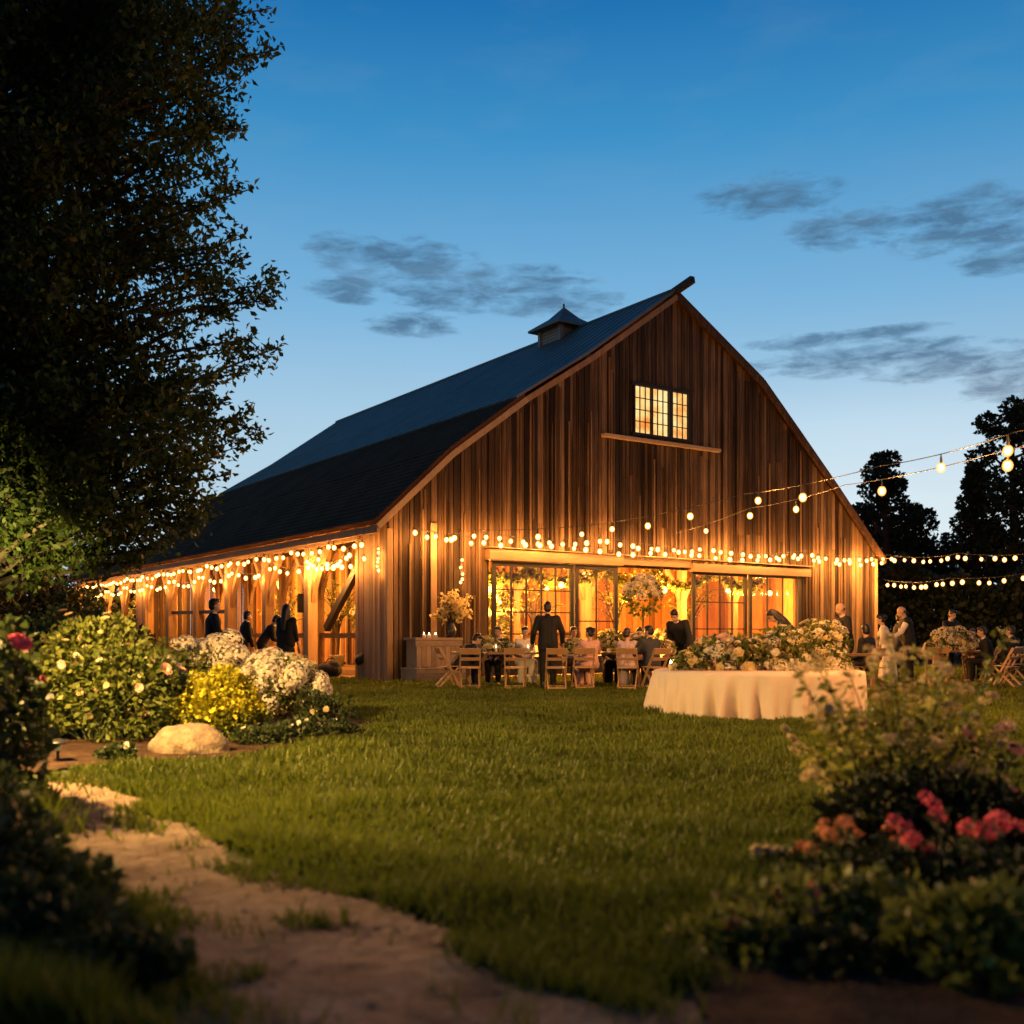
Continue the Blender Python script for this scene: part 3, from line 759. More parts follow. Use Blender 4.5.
    for s, t in ((6.2, 3.6), (9.6, 4.4), (13.1, 3.6), (16.0, 4.0), (8.0, 7.2), (11.6, 7.0)):
        q = MB(); q.box(s-.12, s+.12, t-.12, t+.12, .03, 3.75); pst = q.build('inner_post', M['timber'], barn)
        for sg in (-1, 1):
            q = MB(); P = [(s+sg*(.1+1.0*k/6), t, 2.3+1.4*(k/6)**.7) for k in range(7)]
            for a, b in zip(P, P[1:]): q.bar(a, b, .12, .13)
            q.build('brace', M['timber'], pst)
    return barn
BARN = build_barn()

# ------------------------------------------------------------------ lights
def sph(name, r, m, zs=1.0, n=10, k=6):
    q = MB(); q.lathe([(max(1e-4, r*math.sin(math.pi*i/k)), -r*zs*math.cos(math.pi*i/k)) for i in range(k+1)], n=n)
    return q.mesh(name, m, True)
BULB = sph('bulb', .066, M['bulb'], 1.15)
CORE = sph('filament', .044, M['core'], 1.2, 8, 5)
LCORE = sph('filament', .044, M['core'], 1.2, 8, 5)
LBULB = sph('bulb', .066, M['lawnbulb'], 1.15)
def sag_path(pts, sag, n=14):
    out = []
    for a, b in zip(pts, pts[1:]):
        a, b = Vector(a), Vector(b)
        for i in range(n):
            u = i/n; out.append(a.lerp(b, u) - Vector((0, 0, sag*4*u*(1-u))))
    out.append(Vector(pts[-1])); return out
LD = {}
def string_lights(label, pts, nb, sag=.2, jit=.03, drop=.11, scale=1.0, ends=(.01, .99), spacing=None, bm=None, watts=34.0, px=None):
    o = thing('string_light', label, 'string light', pts[0], 0, 'strings of warm globe lights')
    base = Vector(pts[0]); P = [p-base for p in sag_path(pts, sag)]
    q = MB(); q.tube(P, .007, 5)
    ln = [0.]
    for a, b in zip(P, P[1:]): ln.append(ln[-1]+(b-a).length)
    key = ('bulb_light', watts)
    if key not in LD:
        l = bpy.data.lights.new('bulb_light', 'POINT'); l.energy = watts; l.color = WARM; l.shadow_soft_size = .03; LD[key] = l
    if px:
        nb = len(px); spacing = []
        for t in px:
            best = min(range(len(P)*20-20), key=lambda m: abs(512+F*((P[m//20].lerp(P[m//20+1], (m % 20)/20)+base).x/(P[m//20].lerp(P[m//20+1], (m % 20)/20)+base).y)-t))
            m = best; spacing.append((ln[m//20]+(ln[m//20+1]-ln[m//20])*(m % 20)/20)/ln[-1])
    for k in range(nb):
        u = ends[0]+(ends[1]-ends[0])*(k+.5)/nb
        if spacing: u = spacing[k]
        else: u += random.uniform(-.3, .3)/nb
        d = u*ln[-1]; i = max(j for j in range(len(ln)) if ln[j] <= d); i = min(i, len(P)-2)
        p = P[i].lerp(P[i+1], (d-ln[i])/(ln[i+1]-ln[i]))
        dz = drop+random.uniform(-.02, .05); jx = random.uniform(-jit, jit); jy = random.uniform(-jit, jit)
        b = p+Vector((jx, jy, -dz))
        q.tube([p, p.lerp(b, .45), b+Vector((0, 0, .045))], [.008, .02, .02], 5)
        bo = link('bulb', bm or BULB, o, b-Vector((0, 0, .005)), None, scale*random.uniform(.85, 1.12))
        link('filament', LCORE if bm else CORE, bo)
        lo = bpy.data.objects.new('bulb_light', LD[key] if watts < 60 or (b+base).y < 21 else LD.setdefault('soft', LD[key].copy()))
        if watts > 60 and (b+base).y >= 21: lo.data.energy = 22.0
        COL.objects.link(lo); lo.parent = o; lo.location = b-Vector((0, 0, .105))
    q.build('cable', M['wire'], o)
    return o
# along the open side, under the eave
string_lights('upper string of bulbs running along the low eave of the open barn side', [W(-.42, -.1+2.5*i, 3.56-(.0 if i % 2 else .04)) for i in range(14)] + [at(58, 588, 50)], 66, .1, watts=14.0)
string_lights('lower looser string of bulbs swagged between the posts of the open barn side', [W(-.25, .2+3.3*i, 3.28) for i in range(10)], 50, .28, watts=14.0)
string_lights('short string of bulbs hanging in a bunch between the first side posts', [W(-.1, 1.9, 3.4), W(-.1, 3.2, 3.05), W(-.1, 4.6, 3.35)], 14, .12, .08)
string_lights('short vertical strand of bulbs at the front left barn corner', [W(-.14, .25, 3.35), W(-.14, .27, 2.7)], 6, 0, .03, .05, .6, watts=3.0)
# across the front
string_lights('upper string of bulbs across the front of the barn above the glazed doors',
              [W(.1, -.42, 3.78), W(2.3, -.48, 3.72), W(6.2, -.54, 3.8), W(10.5, -.54, 3.75), W(14.5, -.52, 3.78), W(18.7, -.5, 3.85)], 46, .13)
string_lights('lower string of bulbs across the front of the barn close to the door header',
              [W(.4, -.5, 3.72), W(4.2, -.75, 3.58), W(9.0, -.8, 3.58), W(13.6, -.8, 3.62), W(18.6, -.6, 3.7)], 34, .12)
string_lights('short vertical strand of bulbs beside the blossom branches on the wall', [W(1.95, -.2, 3.1), W(1.97, -.2, 2.45)], 6, 0, .03, .05, .6, watts=4.0)
# over the lawn, from the gable towards the right
PL = Vector((7.6, 11.6, 0))
string_lights('higher string of large bulbs rising over the lawn to the right', [W(2.2, -.45, 3.75), at(600, 524, 25), at(745, 494, 20.5), at(880, 466, 16.5), at(1015, 432, 13.2), PL+Vector((0, 0, 4.0))], 12, .05, .0, .17, 1.0, bm=LBULB,
              watts=210.0, px=[538, 582, 612, 648, 690, 758, 803, 941, 1008, 1090])
string_lights('second string of large bulbs over the lawn just below the higher one', [W(8.6, -.5, 3.95), at(750, 508, 23), at(845, 485, 18.5), at(1010, 449, 13.8), PL+Vector((.1, .1, 3.75))], 7, .05, .0, .17, 1.0, bm=LBULB,
              watts=210.0, px=[706, 750, 796, 882, 1008, 1085])
# to the right of the barn
string_lights('upper string of bulbs in front of the dark hedge right of the barn', [W(18.75, -.3, 3.86), at(960, 553, 33), at(1060, 549, 31)], 17, .12, .05)
string_lights('lower string of bulbs in front of the dark hedge right of the barn', [W(18.75, -.3, 3.0), at(950, 578, 32), at(1060, 566, 30)], 17, .12, .05)
# poles that carry them (just outside the picture)
def pole(loc, h, label):
    q = MB(); q.tube([(0, 0, 0), (0, 0, h)], [.06, .045], 8); o = q.build('string_light_pole', M['bark']); o.location = loc; tag(o, label, 'pole', 'string light poles')
pole(PL, 4.1, 'slender wooden pole carrying the lawn string lights at the near right')
PL2 = Vector((5.4, 5.2, 0))
string_lights('string of large bulbs running on past the picture edge to the nearest pole', [PL+Vector((0, 0, 4.0)), PL2+Vector((0, 0, 3.4))], 6, .15, .0, .17, 1.0, bm=LBULB, watts=110.0)
pole(PL2, 3.5, 'slender wooden pole carrying string lights nearest the viewer')
p = at(1060, 549, 30.5); pole((p.x, p.y, 0), p.z+.05, 'slender wooden pole carrying the string lights before the dark hedge')
# pendants inside
PBULB = sph('bulb', .085, M['pendant'], 1.15)
def pendant(s, t, z, label, ztop=3.95, sc=1.0):
    o = thing('pendant_lamp', label, 'lamp', W(s, t, z), 0, 'bare bulbs hung inside the barn')
    q = MB(); q.tube([(0, 0, .1), (0, 0, ztop-z)], .01, 5); q.lathe([(.02, .2), (.035, .18), (.035, .1), (.02, .085)], n=8); q.build('cord', M['wire'], o)
    link('bulb', PBULB, o, (0, 0, 0), None, sc)
    if 'p' not in LD:
        l = bpy.data.lights.new('lamp_light', 'POINT'); l.energy = 1150.0; l.color = (1, .38, .06); l.shadow_soft_size = .06; LD['p'] = l
    if 'q' not in LD: LD['q'] = LD['p'].copy(); LD['q'].energy = 950.0
    lo = bpy.data.objects.new('lamp_light', LD['p'] if s > 3 else LD['q']); COL.objects.link(lo); lo.parent = o; lo.location = (0, 0, -.2)
for i, (s, t, z) in enumerate(((4.2, 1.9, 2.4), (6.9, 2.2, 2.6), (8.6, 3.2, 3.0), (11.2, 2.4, 2.55), (13.9, 2.2, 2.6), (9.3, 6.2, 2.7), (6.4, 6.2, 2.5), (13.2, 6.4, 2.6), (16.8, 3.0, 2.6))):
    pendant(s, t, z, 'bare bulb hanging inside the barn behind the front glazing', 3.98)
for i, (s, t, z) in enumerate(((2.6, 3.3, 3.0), (2.6, 6.4, 3.0), (2.6, 9.6, 3.0), (2.6, 13.0, 3.0), (2.6, 16.6, 3.0), (2.6, 20.4, 3.0), (1.1, 25.5, 2.7), (1.1, 31.0, 2.7))):
    pendant(s, t, z, 'bare bulb hanging under the open side of the barn', ph(2.6)-.1 if t < 22 else 4.4)

# ------------------------------------------------------------------ garden lamps
def garden_lamp(x, y, label, sc=1.0, h=.3):
    o = thing('garden_lamp', label, 'garden lamp', (x, y, 0), 0, 'garden lamps in the flower bed')
    q = MB(); q.tube([(0, 0, 0), (0, 0, h)], .014, 6); q.build('stake', M['blackmetal'], o)
    q = MB(); q.lathe([(.02, h+.105), (.075, h+.085), (.09, h+.07), (.09, h+.06), (.02, h+.062)], n=16); q.build('cap', M['blackmetal'], o, True)
    q = MB(); q.lathe([(.03, h), (.034, h+.02), (.034, h+.05), (.03, h+.06)], n=10); q.build('lamp_glass', M['garden_glow'], o, True)
    return o
x, y = gnd(58, 764); garden_lamp(x, y, 'low black path lamp with a hood at the edge of the mulch', h=.12)
def spot_lamp(x, y, aim, label, watts, size=70):
    o = thing('spot_lamp', label, 'spot lamp', (x, y, 0), 0, 'black garden spotlights on spikes')
    d = (Vector(aim)-Vector((x, y, .16))).normalized()
    q = MB(); q.tube([(0, 0, 0), (0, 0, .12)], .012, 6); q.build('spike', M['blackmetal'], o)
    q = MB(); c = Vector((0, 0, .16)); q.tube([c-d*.06, c-d*.05, c+d*.07], [.02, .045, .055], 12, cap=False); q.build('housing', M['blackmetal'], o, True)
    q = MB(); q.tube([c+d*.045, c+d*.05], .045, 12); q.build('lens', m_emit('spot_lens', (1, .7, .3), 6), o)
    l = bpy.data.lights.new('spot_beam', 'SPOT'); l.energy = watts; l.color = (1, .7, .2); l.spot_size = R(size); l.spot_blend = .8; l.shadow_soft_size = .05
    lo = bpy.data.objects.new('spot_beam', l); COL.objects.link(lo); lo.parent = o; lo.location = c+d*.08; lo.rotation_euler = d.to_track_quat('-Z', 'Y').to_euler()
def lantern(x, y, z, aim, label, watts):
    o = thing('garden_lantern', label, 'lantern', (x, y, 0))
    d = (Vector(aim)-Vector((x, y, z))).normalized()
    q = MB(); q.tube([(0, 0, 0), (0, 0, z+.12), (.02, .02, z+.2), (.1, .07, z+.18), (.12, .08, z+.1)], [.04, .03, .022, .018, .015], 8); q.build('post', M['blackmetal'], o)
    c = Vector((.12, .08, z)); q = MB(); q.tube([c-d*.1, c-d*.08, c+d*.06], [.03, .09, .14], 16, cap=False); q.build('lamp_shade', M['blackmetal'], o, True)
    q = MB(); q.lathe([(.005, -.035), (.03, -.02), (.035, 0), (.03, .02), (.005, .035)], c, 10); q.build('bulb', m_emit('lantern_bulb', (1, .6, .22), 20), o, True)
    l = bpy.data.lights.new('lamp_beam', 'SPOT'); l.energy = watts; l.color = (1, .56, .17); l.spot_size = R(140); l.spot_blend = .55; l.shadow_soft_size = .07
    lo = bpy.data.objects.new('lamp_beam', l); COL.objects.link(lo); lo.parent = o; lo.location = c+d*.1; lo.rotation_euler = d.to_track_quat('-Z', 'Y').to_euler()
lantern(-4.8, 8.0, 2.75, (-1.4, 9.6, 0), 'black post lantern with a hooded shade beside the garden path', 3900)
spot_lamp(-4.75, 8.9, (-3.9, 11.0, .75), 'small black spotlight on a spike aimed at the rose bush', 90, 85)
spot_lamp(-6.1, 11.6, (-7.05, 14.8, 2.7), 'small black spotlight on a spike aimed up at the tree', 4200, 38)

# ------------------------------------------------------------------ furniture
def folding_chair_parts():
    parts = {}
    q = MB()
    for s in (-1, 1): q.bar((s*.21, .2, 0), (s*.2, -.24, .86), .028, .045, None, up=(0, 1, 0))   # long uprights: front foot to back top
    q.bar((-.2, .17, .08), (.2, .17, .08), .02, .03)
    parts['upright_frame'] = q.mesh('upright_frame', M['chair'])
    q = MB()
    for s in (-1, 1): q.bar((s*.18, -.3, 0), (s*.18, .16, .45), .026, .04, None, up=(0, 1, 0))
    q.bar((-.18, -.26, .06), (.18, -.26, .06), .02, .03)
    parts['rear_legs'] = q.mesh('rear_legs', M['chair'])
    q = MB()
    for k in range(6): q.box(-.2, .2, -.2+k*.066, -.14+k*.066, .45+.004*k, .468+.004*k)
    parts['seat'] = q.mesh('seat', M['chair'])
    q = MB(); q.bar((-.215, -.235, .8), (.215, -.235, .8), .022, .13, .5, up=(0, -.45, 1)); q.bar((-.2, -.165, .64), (.2, -.165, .64), .02, .06, .5, up=(0, -.45, 1))
    parts['backrest'] = q.mesh('backrest', M['chair'])
    return parts
CHP = folding_chair_parts()
def chair(x, y, rz, label):
    o = thing('folding_chair', label, 'chair', (x, y, 0), rz, 'wooden folding chairs')
    for k, me in CHP.items(): link(k, me, o)
    return o

# ------------------------------------------------------------------ people
_b = bmesh.new(); bmesh.ops.create_uvsphere(_b, u_segments=14, v_segments=9, radius=1)
BALLV = np.array([tuple(v.co) for v in _b.verts]); BALLF = [[v.index for v in f.verts] for f in _b.faces]; _b.free()
def union(name, caps, m, parent, vox=.014, smooth=6):
    """one continuous skin over a set of tapered limbs and ellipsoids"""
    VV, FF = [], []
    def put(vs, fs):
        b = sum(len(v) for v in VV); VV.append(np.asarray(vs, float)); FF.extend(tuple(int(i)+b for i in f) for f in fs)
    def ball(c, r, mtx=None):
        p = BALLV*np.asarray(r, float)
        if mtx is not None: p = p @ np.array(mtx).T
        put(p+np.array(c), BALLF)
    for c in caps:
        if c[0] == 'e':
            ball(Vector(c[1]), c[2], c[3] if len(c) > 3 else None)
        else:
            p0, r0, p1, r1 = c; p0, p1 = Vector(p0), Vector(p1); d = p1-p0
            if d.length < 1e-5: continue
            q = d.to_track_quat('Z', 'Y').to_matrix(); n = 12
            vs = [p + q @ Vector((math.cos(2*math.pi*k/n)*r, math.sin(2*math.pi*k/n)*r, 0)) for p, r in ((p0, r0), (p1, r1)) for k in range(n)]
            put(vs, [(k, (k+1) % n, n+(k+1) % n, n+k) for k in range(n)] + [tuple(range(n))[::-1], tuple(range(n, 2*n))])
            ball(p0, (r0,)*3); ball(p1, (r1,)*3)
    me = bpy.data.meshes.new('tmp'); me.from_pydata(np.concatenate(VV).tolist(), [], FF); me.update()
    o = bpy.data.objects.new('tmp', me); COL.objects.link(o)
    r = o.modifiers.new('r', 'REMESH'); r.mode = 'VOXEL'; r.voxel_size = vox
    s = o.modifiers.new('s', 'SMOOTH'); s.iterations = smooth; s.factor = .5
    dg = bpy.context.evaluated_depsgraph_get(); dg.update()
    m2 = bpy.data.meshes.new_from_object(o.evaluated_get(dg)); m2.name = name
    bpy.data.objects.remove(o); bpy.data.meshes.remove(me)
    m2.polygons.foreach_set('use_smooth', np.ones(len(m2.polygons), dtype=bool))
    m2.materials.clear(); m2.materials.append(m)
    return link(name, m2, parent)

def ik(a, b, l1, l2, hint):
    a, b = Vector(a), Vector(b); d = b-a; D = min(d.length, (l1+l2)*.995); dn = d.normalized()
    x = (l1*l1-l2*l2+D*D)/(2*D); h = math.sqrt(max(0, l1*l1-x*x))
    hv = Vector(hint) - dn*Vector(hint).dot(dn)
    hv = hv.normalized() if hv.length > 1e-6 else Vector((0, 0, -1))
    return a+dn*x+hv*h, a+dn*D

def person(label, x, y, rz, H=1.75, seated=False, lean=4, head=0, turn=0, hands=(None, None), female=False,
           top='suit', bottom='suit', hair='hair_dark', style='short', skirt=False, group='wedding guests and staff', shirt=None, tilt=0):
    """local frame: x to the person's left-hand-side negative, y forwards, z up"""
    o = thing('person', label, 'person', (x, y, 0), rz, group)
    k = H/1.75
    hz = .52 if seated else .93
    P = Vector((0, 0, hz)); a = R(lean); b = R(tilt)
    up = Vector((math.sin(b), math.sin(a)*math.cos(b), math.cos(a)*math.cos(b))).normalized(); fw = Vector((0, math.cos(a), -math.sin(a))).normalized(); xr = fw.cross(up).normalized()
    C = P+up*.32; Nk = P+up*.5; sw = .155 if female else .18
    S = {s: P+up*.455+xr*(s*sw) for s in (-1, 1)}
    ha = R(lean*.35+head); hu = Vector((math.sin(b)*.5, math.sin(ha), math.cos(ha))).normalized()
    Hc = Nk+hu*.175+fw*.02
    hm = (Matrix.Rotation(R(turn), 3, 'Z') @ Matrix.Rotation(-ha, 3, 'X'))
    def hp(v): return Hc + hm @ Vector(v)
    K, A, T = {}, {}, {}
    for s in (-1, 1):
        if seated: K[s] = Vector((s*.12, .43, .5)); A[s] = Vector((s*.12, .4, .09))
        else: K[s] = Vector((s*.095, .03, .5)); A[s] = Vector((s*.1, -.02, .09))
        T[s] = A[s]+Vector((s*.03, .17, -.055))
    Hd, E = {}, {}
    for i, s in ((0, -1), (1, 1)):
        tgt = hands[i]
        if tgt is None: tgt = S[s]+Vector((s*.07, .1, -.53)) if not seated else Vector((s*.11, .3, .62))
        E[s], Hd[s] = ik(S[s], tgt, .285, .255, (s*.5, -.7, -.5))
    fem = .9 if female else 1.0
    def torso(g):
        L_ = [(P-up*.03, .105*fem+g, P+up*.2, .1*fem+g), (P+up*.2, .1*fem+g, P+up*.4, .105*fem+g)]
        for s in (-1, 1):
            L_ += [(P+xr*(s*.075), .105*fem+g+(.012 if female else 0), P+up*.2+xr*(s*.06), .098*fem+g), (P+up*.2+xr*(s*.06), .098*fem+g, P+up*.38+xr*(s*.08), .108*fem+g)]
            L_ += [(P+up*.4+xr*(s*.05), .09*fem+g, S[s], .058+g)]
            if female: L_.append(('e', P+up*.33+xr*(s*.075)+fw*.09, (.065+g,)*3))
        return L_
    def arm(s, g, frac=1.0):
        e = E[s]; h = E[s].lerp(Hd[s], frac)
        return [(S[s], .055*fem+g, e, .04*fem+g), (e, .041*fem+g, h, .029*fem+g)]
    def leg(s, g):
        h = P+xr*(s*.085)
        return [(h, .092+g, K[s], .058+g), (K[s], .057+g, K[s].lerp(A[s], .35)+Vector((0, -.02, 0)), .055+g), (K[s].lerp(A[s], .35)+Vector((0, -.02, 0)), .055+g, A[s], .038+g)]
    caps = torso(0)
    caps += [(Nk-up*.06, .06, Hc-hm @ Vector((0, .02, .05)), .052*fem)]
    caps += [('e', hp((0, -.01, .02)), (.074, .094, .1), hm), ('e', hp((0, .025, -.055)), (.054, .065, .062), hm),
             (hp((0, .082, .0)), .012, hp((0, .102, -.025)), .015), ('e', hp((.075, -.01, -.015)), (.012, .022, .032), hm), ('e', hp((-.075, -.01, -.015)), (.012, .022, .032), hm),
             (hp((-.02, .082, -.06)), .011, hp((.02, .082, -.06)), .011)]
    for s in (-1, 1):
        caps += arm(s, 0) + leg(s, 0) + [(A[s]-Vector((0, .03, .03)), .04, T[s], .033)]
        d = (Hd[s]-E[s]).normalized(); sd = d.cross(Vector((0, 0, 1)));
        if sd.length < .2: sd = d.cross(Vector((0, 1, 0)))
        sd.normalize(); nn = sd.cross(d); w = Hd[s]; pe = w+d*.085
        caps += [(w, .026, pe+sd*.02, .021), (w, .026, pe-sd*.02, .021)]
        for j, (off, ln) in enumerate(((-.033, .066), (-.011, .08), (.011, .076), (.033, .058))):
            f0 = pe+sd*off; f1 = f0+(d*.85-nn*.3).normalized()*ln*.55; f2 = f1+(d*.5-nn*.8).normalized()*ln*.5
            caps += [(f0, .0105, f1, .0098), (f1, .0098, f2, .0088)]
        t0 = w+d*.025-sd*.028*s; t1 = t0+(d*.6-sd*s*.8).normalized()*.035; caps += [(t0, .014, t1, .012), (t1, .012, t1+d*.03, .01)]
    body = union('body', caps, M['skin'], o)
    # clothes
    tp = torso(.022)
    if top in ('suit', 'navy') and not skirt:
        for s in (-1, 1): tp += [(P+xr*(s*.08)-up*.02, .125, P+xr*(s*.085)-Vector((0, 0, .0 if seated else .12)), .115)]
        for s in (-1, 1): tp += arm(s, .022, .93)
        tp += [(Nk-up*.05-fw*.01, .082, Nk+up*.0-fw*.02, .066)]
        union('jacket', tp, M[top], o)
        union('collar', [(Nk-up*.03, .064, Nk+up*.03, .06)], M['white'], o)
    else:
        for s in (-1, 1): tp += arm(s, .016, .45 if female else .95)
        union('bodice' if skirt else 'shirt', tp, M[top], o)
        if shirt: union('waistcoat', torso(.034), M[shirt], o)
    if skirt:
        sk = []
        if seated:
            for s in (-1, 1): sk += [(P+xr*(s*.08), .13, K[s], .1), (K[s], .1, A[s]+Vector((0, 0, .05)), .11)]
            sk += [(K[1], .09, K[-1], .09)]
        else:
            for j in range(10):
                an = 2*math.pi*j/10; dv = Vector((math.cos(an), math.sin(an)*.85, 0))
                sk += [(P+up*.12+dv*.05, .075, P-Vector((0, 0, .15))+dv*.11, .075), (P-Vector((0, 0, .15))+dv*.11, .075, Vector((dv.x*.24, dv.y*.24, .07)), .055)]
            sk += [(P, .12, Vector((0, 0, .15)), .17)]
        union('skirt', sk, M[bottom], o)
    else:
        lg = [(P+xr*.085, .113, P-xr*.085, .113)]
        for s in (-1, 1): lg += leg(s, .02)
        union('trousers', lg, M[bottom], o)
    for s in (-1, 1):
        union('shoe', [(A[s]-Vector((0, .04, .045)), .045, T[s]+Vector((0, .02, -.005)), .036), (A[s]-Vector((0, .02, .0)), .043, A[s]-Vector((0, .02, -.03)), .045)], M['shoe'], o)
        q = MB(); c = hp((s*.03, .078, .012)); q.lathe([(.001, -.009), (.008, -.005), (.01, 0), (.008, .005), (.001, .009)], c, 8); q.build('eye', M['eye'], body, True)
    if style != 'bald':
        hc = [('e', hp((0, -.022, .035)), (.083, .092, .1), hm), ('e', hp((0, -.045, -.02)), (.076, .066, .075), hm), ('e', hp((0, .03, .085)), (.066, .055, .04), hm)]
        if style == 'long':
            hc += [(hp((0, -.06, 0)), .078, hp((0, -.1, -.2)), .075), (hp((0, -.1, -.2)), .075, hp((0, -.13, -.4)), .045)]
            for s in (-1, 1): hc += [(hp((s*.06, -.03, 0)), .035, hp((s*.085, -.05, -.22)), .035)]
        if style == 'bun': hc += [('e', hp((0, -.12, .06)), (.052, .05, .05))]
        union('hair', hc, M[hair], o, .012)
    else:
        union('hair', [('e', hp((0, -.05, -.012)), (.077, .06, .04), hm)], M['hair_brown'], o, .012)
    for ch in o.children: pass
    o.scale = (k, k, k)
    return o
def face(deg): return R(deg)      # 0 looks away from the viewer, 90 looks left, -90 looks right, 180 looks at the viewer

TY = 22.4                          # near edge of the long table
def X_(px, Y): return xat(px, Y)
# long table group
person('man in dark suit standing with his back turned at the long wooden table', X_(548, 22.05), 22.05, face(4), 1.86, hands=((-.3, .16, .9), (.31, .2, .92)), lean=6)
person('person in black seated and stooping at the left end of the long table', X_(458, 22.2), 22.2, face(-70), 1.75, True, lean=38, head=25, hands=((-.2, .5, .72), (.15, .5, .72)))
person('woman in pink dress with dark hair seated on a chair at the long table', X_(590, 21.95), 21.95, face(12), 1.72, True, female=True, top='pink', bottom='pink', skirt=True, style='bun', turn=35, hands=((-.2, .45, .78), (.2, .45, .78)))
person('woman in pale lilac dress seated beside the man in charcoal suit', X_(627, 22.0), 22.0, face(-15), 1.7, True, female=True, top='lilac', bottom='lilac', skirt=True, style='short', hair='hair_brown', turn=-20)
person('man in charcoal suit seated at the right end of the long table', X_(652, 21.9), 21.9, face(30), 1.78, True, top='navy', bottom='suit', lean=10, turn=25, hands=((-.2, .42, .76), (.15, .4, .76)))
person('person in pale pink shirt sitting across the long table by the open doorway', X_(678, 23.6), 23.6, face(110), 1.76, True, top='pink', bottom='suit', lean=16, head=18, hair='hair_brown')
person('man in black suit bending over beside the open barn doorway', X_(684, 23.1), 23.1, face(150), 1.84, lean=34, head=25, hands=((-.3, .45, .85), (.25, .1, .75)), tilt=6)
person('woman seated across the long table behind the flowers, dark hair', X_(612, 23.75), 23.75, face(180), 1.7, True, female=True, top='suit', bottom='suit', skirt=True, style='long')
for px, top_, hr, st, fm, lb in ((500, 'navy', 'hair_brown', 'short', False, 'man in charcoal facing us across the long table, at its left end'), (524, 'white', 'hair_dark', 'bun', True, 'woman in white facing us across the long table, left of the standing man'),
                              (572, 'white', 'hair_brown', 'short', False, 'man in white shirt facing us across the table, right of the standing man'), (640, 'pink', 'hair_dark', 'long', True, 'woman in pink facing us across the long table near the doorway')):
    person(lb, X_(px, 23.7), 23.75, face(180+random.uniform(-25, 25)), random.uniform(1.68, 1.8), True, female=fm, top=top_, bottom='suit' if not fm else top_, skirt=fm, style=st, hair=hr, lean=8, head=random.uniform(0, 15))
    chair(X_(px, 23.85), 23.85, R(180), 'folding chair under the ' + lb.split(',')[0])
person('man in black standing behind the far right table facing the flowers', X_(948, 26.8), 26.8, face(-150), 1.8, lean=8, head=12)
person('person in charcoal standing between the barn corner and the waiter', X_(897, 27.0), 27.0, face(-100), 1.7, top='navy', bottom='suit', hair='hair_brown', lean=6)
# right-hand tables
person('dark-haired woman in black leaning down to the left over the flowers', X_(797, 20.9), 20.9, face(78), 1.84, female=True, top='suit', bottom='suit', lean=40, head=25, style='long', hands=((-.1, .62, .92), (.15, .55, .9)))
person('bald man in black standing beside the tall arrangement at the barn corner', X_(846, 22.0), 22.0, face(100), 1.84, style='bald', lean=8, head=10, hands=((-.3, .35, 1.1), (.25, .35, 1.15)))
person('dark-haired man in black suit seated in front of the barn corner', X_(869, 21.6), 21.6, face(40), 1.8, True, lean=6, turn=-30)
person('woman in long white dress standing at the barn corner', X_(888, 24.2), 24.2, face(70), 1.64, female=True, top='white', bottom='white', skirt=True, style='bun', lean=14, head=8)
person('balding waiter in white shirt and dark waistcoat standing before the hedge', X_(909, 24.4), 24.4, face(80), 1.84, style='bald', top='white', shirt='suit', bottom='suit', lean=10, head=16, hands=((-.2, .42, 1.0), (.2, .36, 1.0)))
person('man in black suit seated looking left at the far right table', X_(989, 24.6), 24.6, face(75), 1.78, True, lean=12, head=8, hair='hair_brown')
person('man in dark suit seated with back turned on the last chair at far right', X_(1013, 24.2), 24.2, face(30), 1.78, True, lean=6, hair='hair_brown', turn=20)
person('woman with brown hair seated behind the far right table', X_(972, 26.2), 26.2, face(170), 1.7, True, female=True, top='navy', bottom='navy', skirt=True, style='long', hair='hair_brown')
# by the open side, behind the flower bed
person('man in black suit standing behind the white blooms looking right', X_(212, 19.4), 19.4, face(-65), 1.83, lean=3, hands=((-.2, .3, 1.05), (.25, .3, 1.05)))
person('woman with long dark hair in a long black gown seen from behind', X_(286, 22.0), 22.0, face(-20), 1.8, female=True, top='suit', bottom='suit', skirt=True, style='long', lean=2)
person('person in black with dark hair seated near the side posts', X_(243, 25.5), 25.5, face(-60), 1.74, False, female=True, top='suit', bottom='suit', lean=10, style='short')
person('person in black stooping to the right between two side posts', X_(262, 26.5), 26.5, face(-80), 1.76, False, top='suit', bottom='suit', lean=34, head=10, style='short', hands=((-.3, .5, .9), (.1, .5, .95)))
person('person in black bending low beside the first side posts', X_(360, 26.6), 26.6, face(-80), 1.7, True, top='suit', bottom='suit', lean=50, head=20, hands=((-.3, .5, .5), (.1, .5, .5)))

# ------------------------------------------------------------------ long wooden table and chairs
def farm_table(name, label, x0, x1, y0, y1, z=.76, rz=0, loc=(0, 0, 0)):
    o = thing(name, label, 'table', ((x0+x1)/2+loc[0], (y0+y1)/2+loc[1], 0), rz)
    hx, hy = (x1-x0)/2, (y1-y0)/2
    q = MB()
    for k in range(5): q.box(-hx, hx, -hy+2*hy*k/5+.003, -hy+2*hy*(k+1)/5-.003, z-.045, z)
    q.build('tabletop', M['table'], o)
    for sx in (-1, 1):
        q = MB(); q.box(sx*(hx-.35)-.05, sx*(hx-.35)+.05, -hy+.1, hy-.1, z-.13, z-.05); q.box(sx*(hx-.35)-.05, sx*(hx-.35)+.05, -.05, .05, .05, z-.13)
        q.box(sx*(hx-.35)-.06, sx*(hx-.35)+.06, -hy+.08, hy-.08, 0, .06); q.build('trestle', M['table'], o)
    return o
farm_table('long_table', 'long wooden dining table set in front of the glazed doors', X_(452, 22.8), X_(672, 22.8), TY, TY+.95)
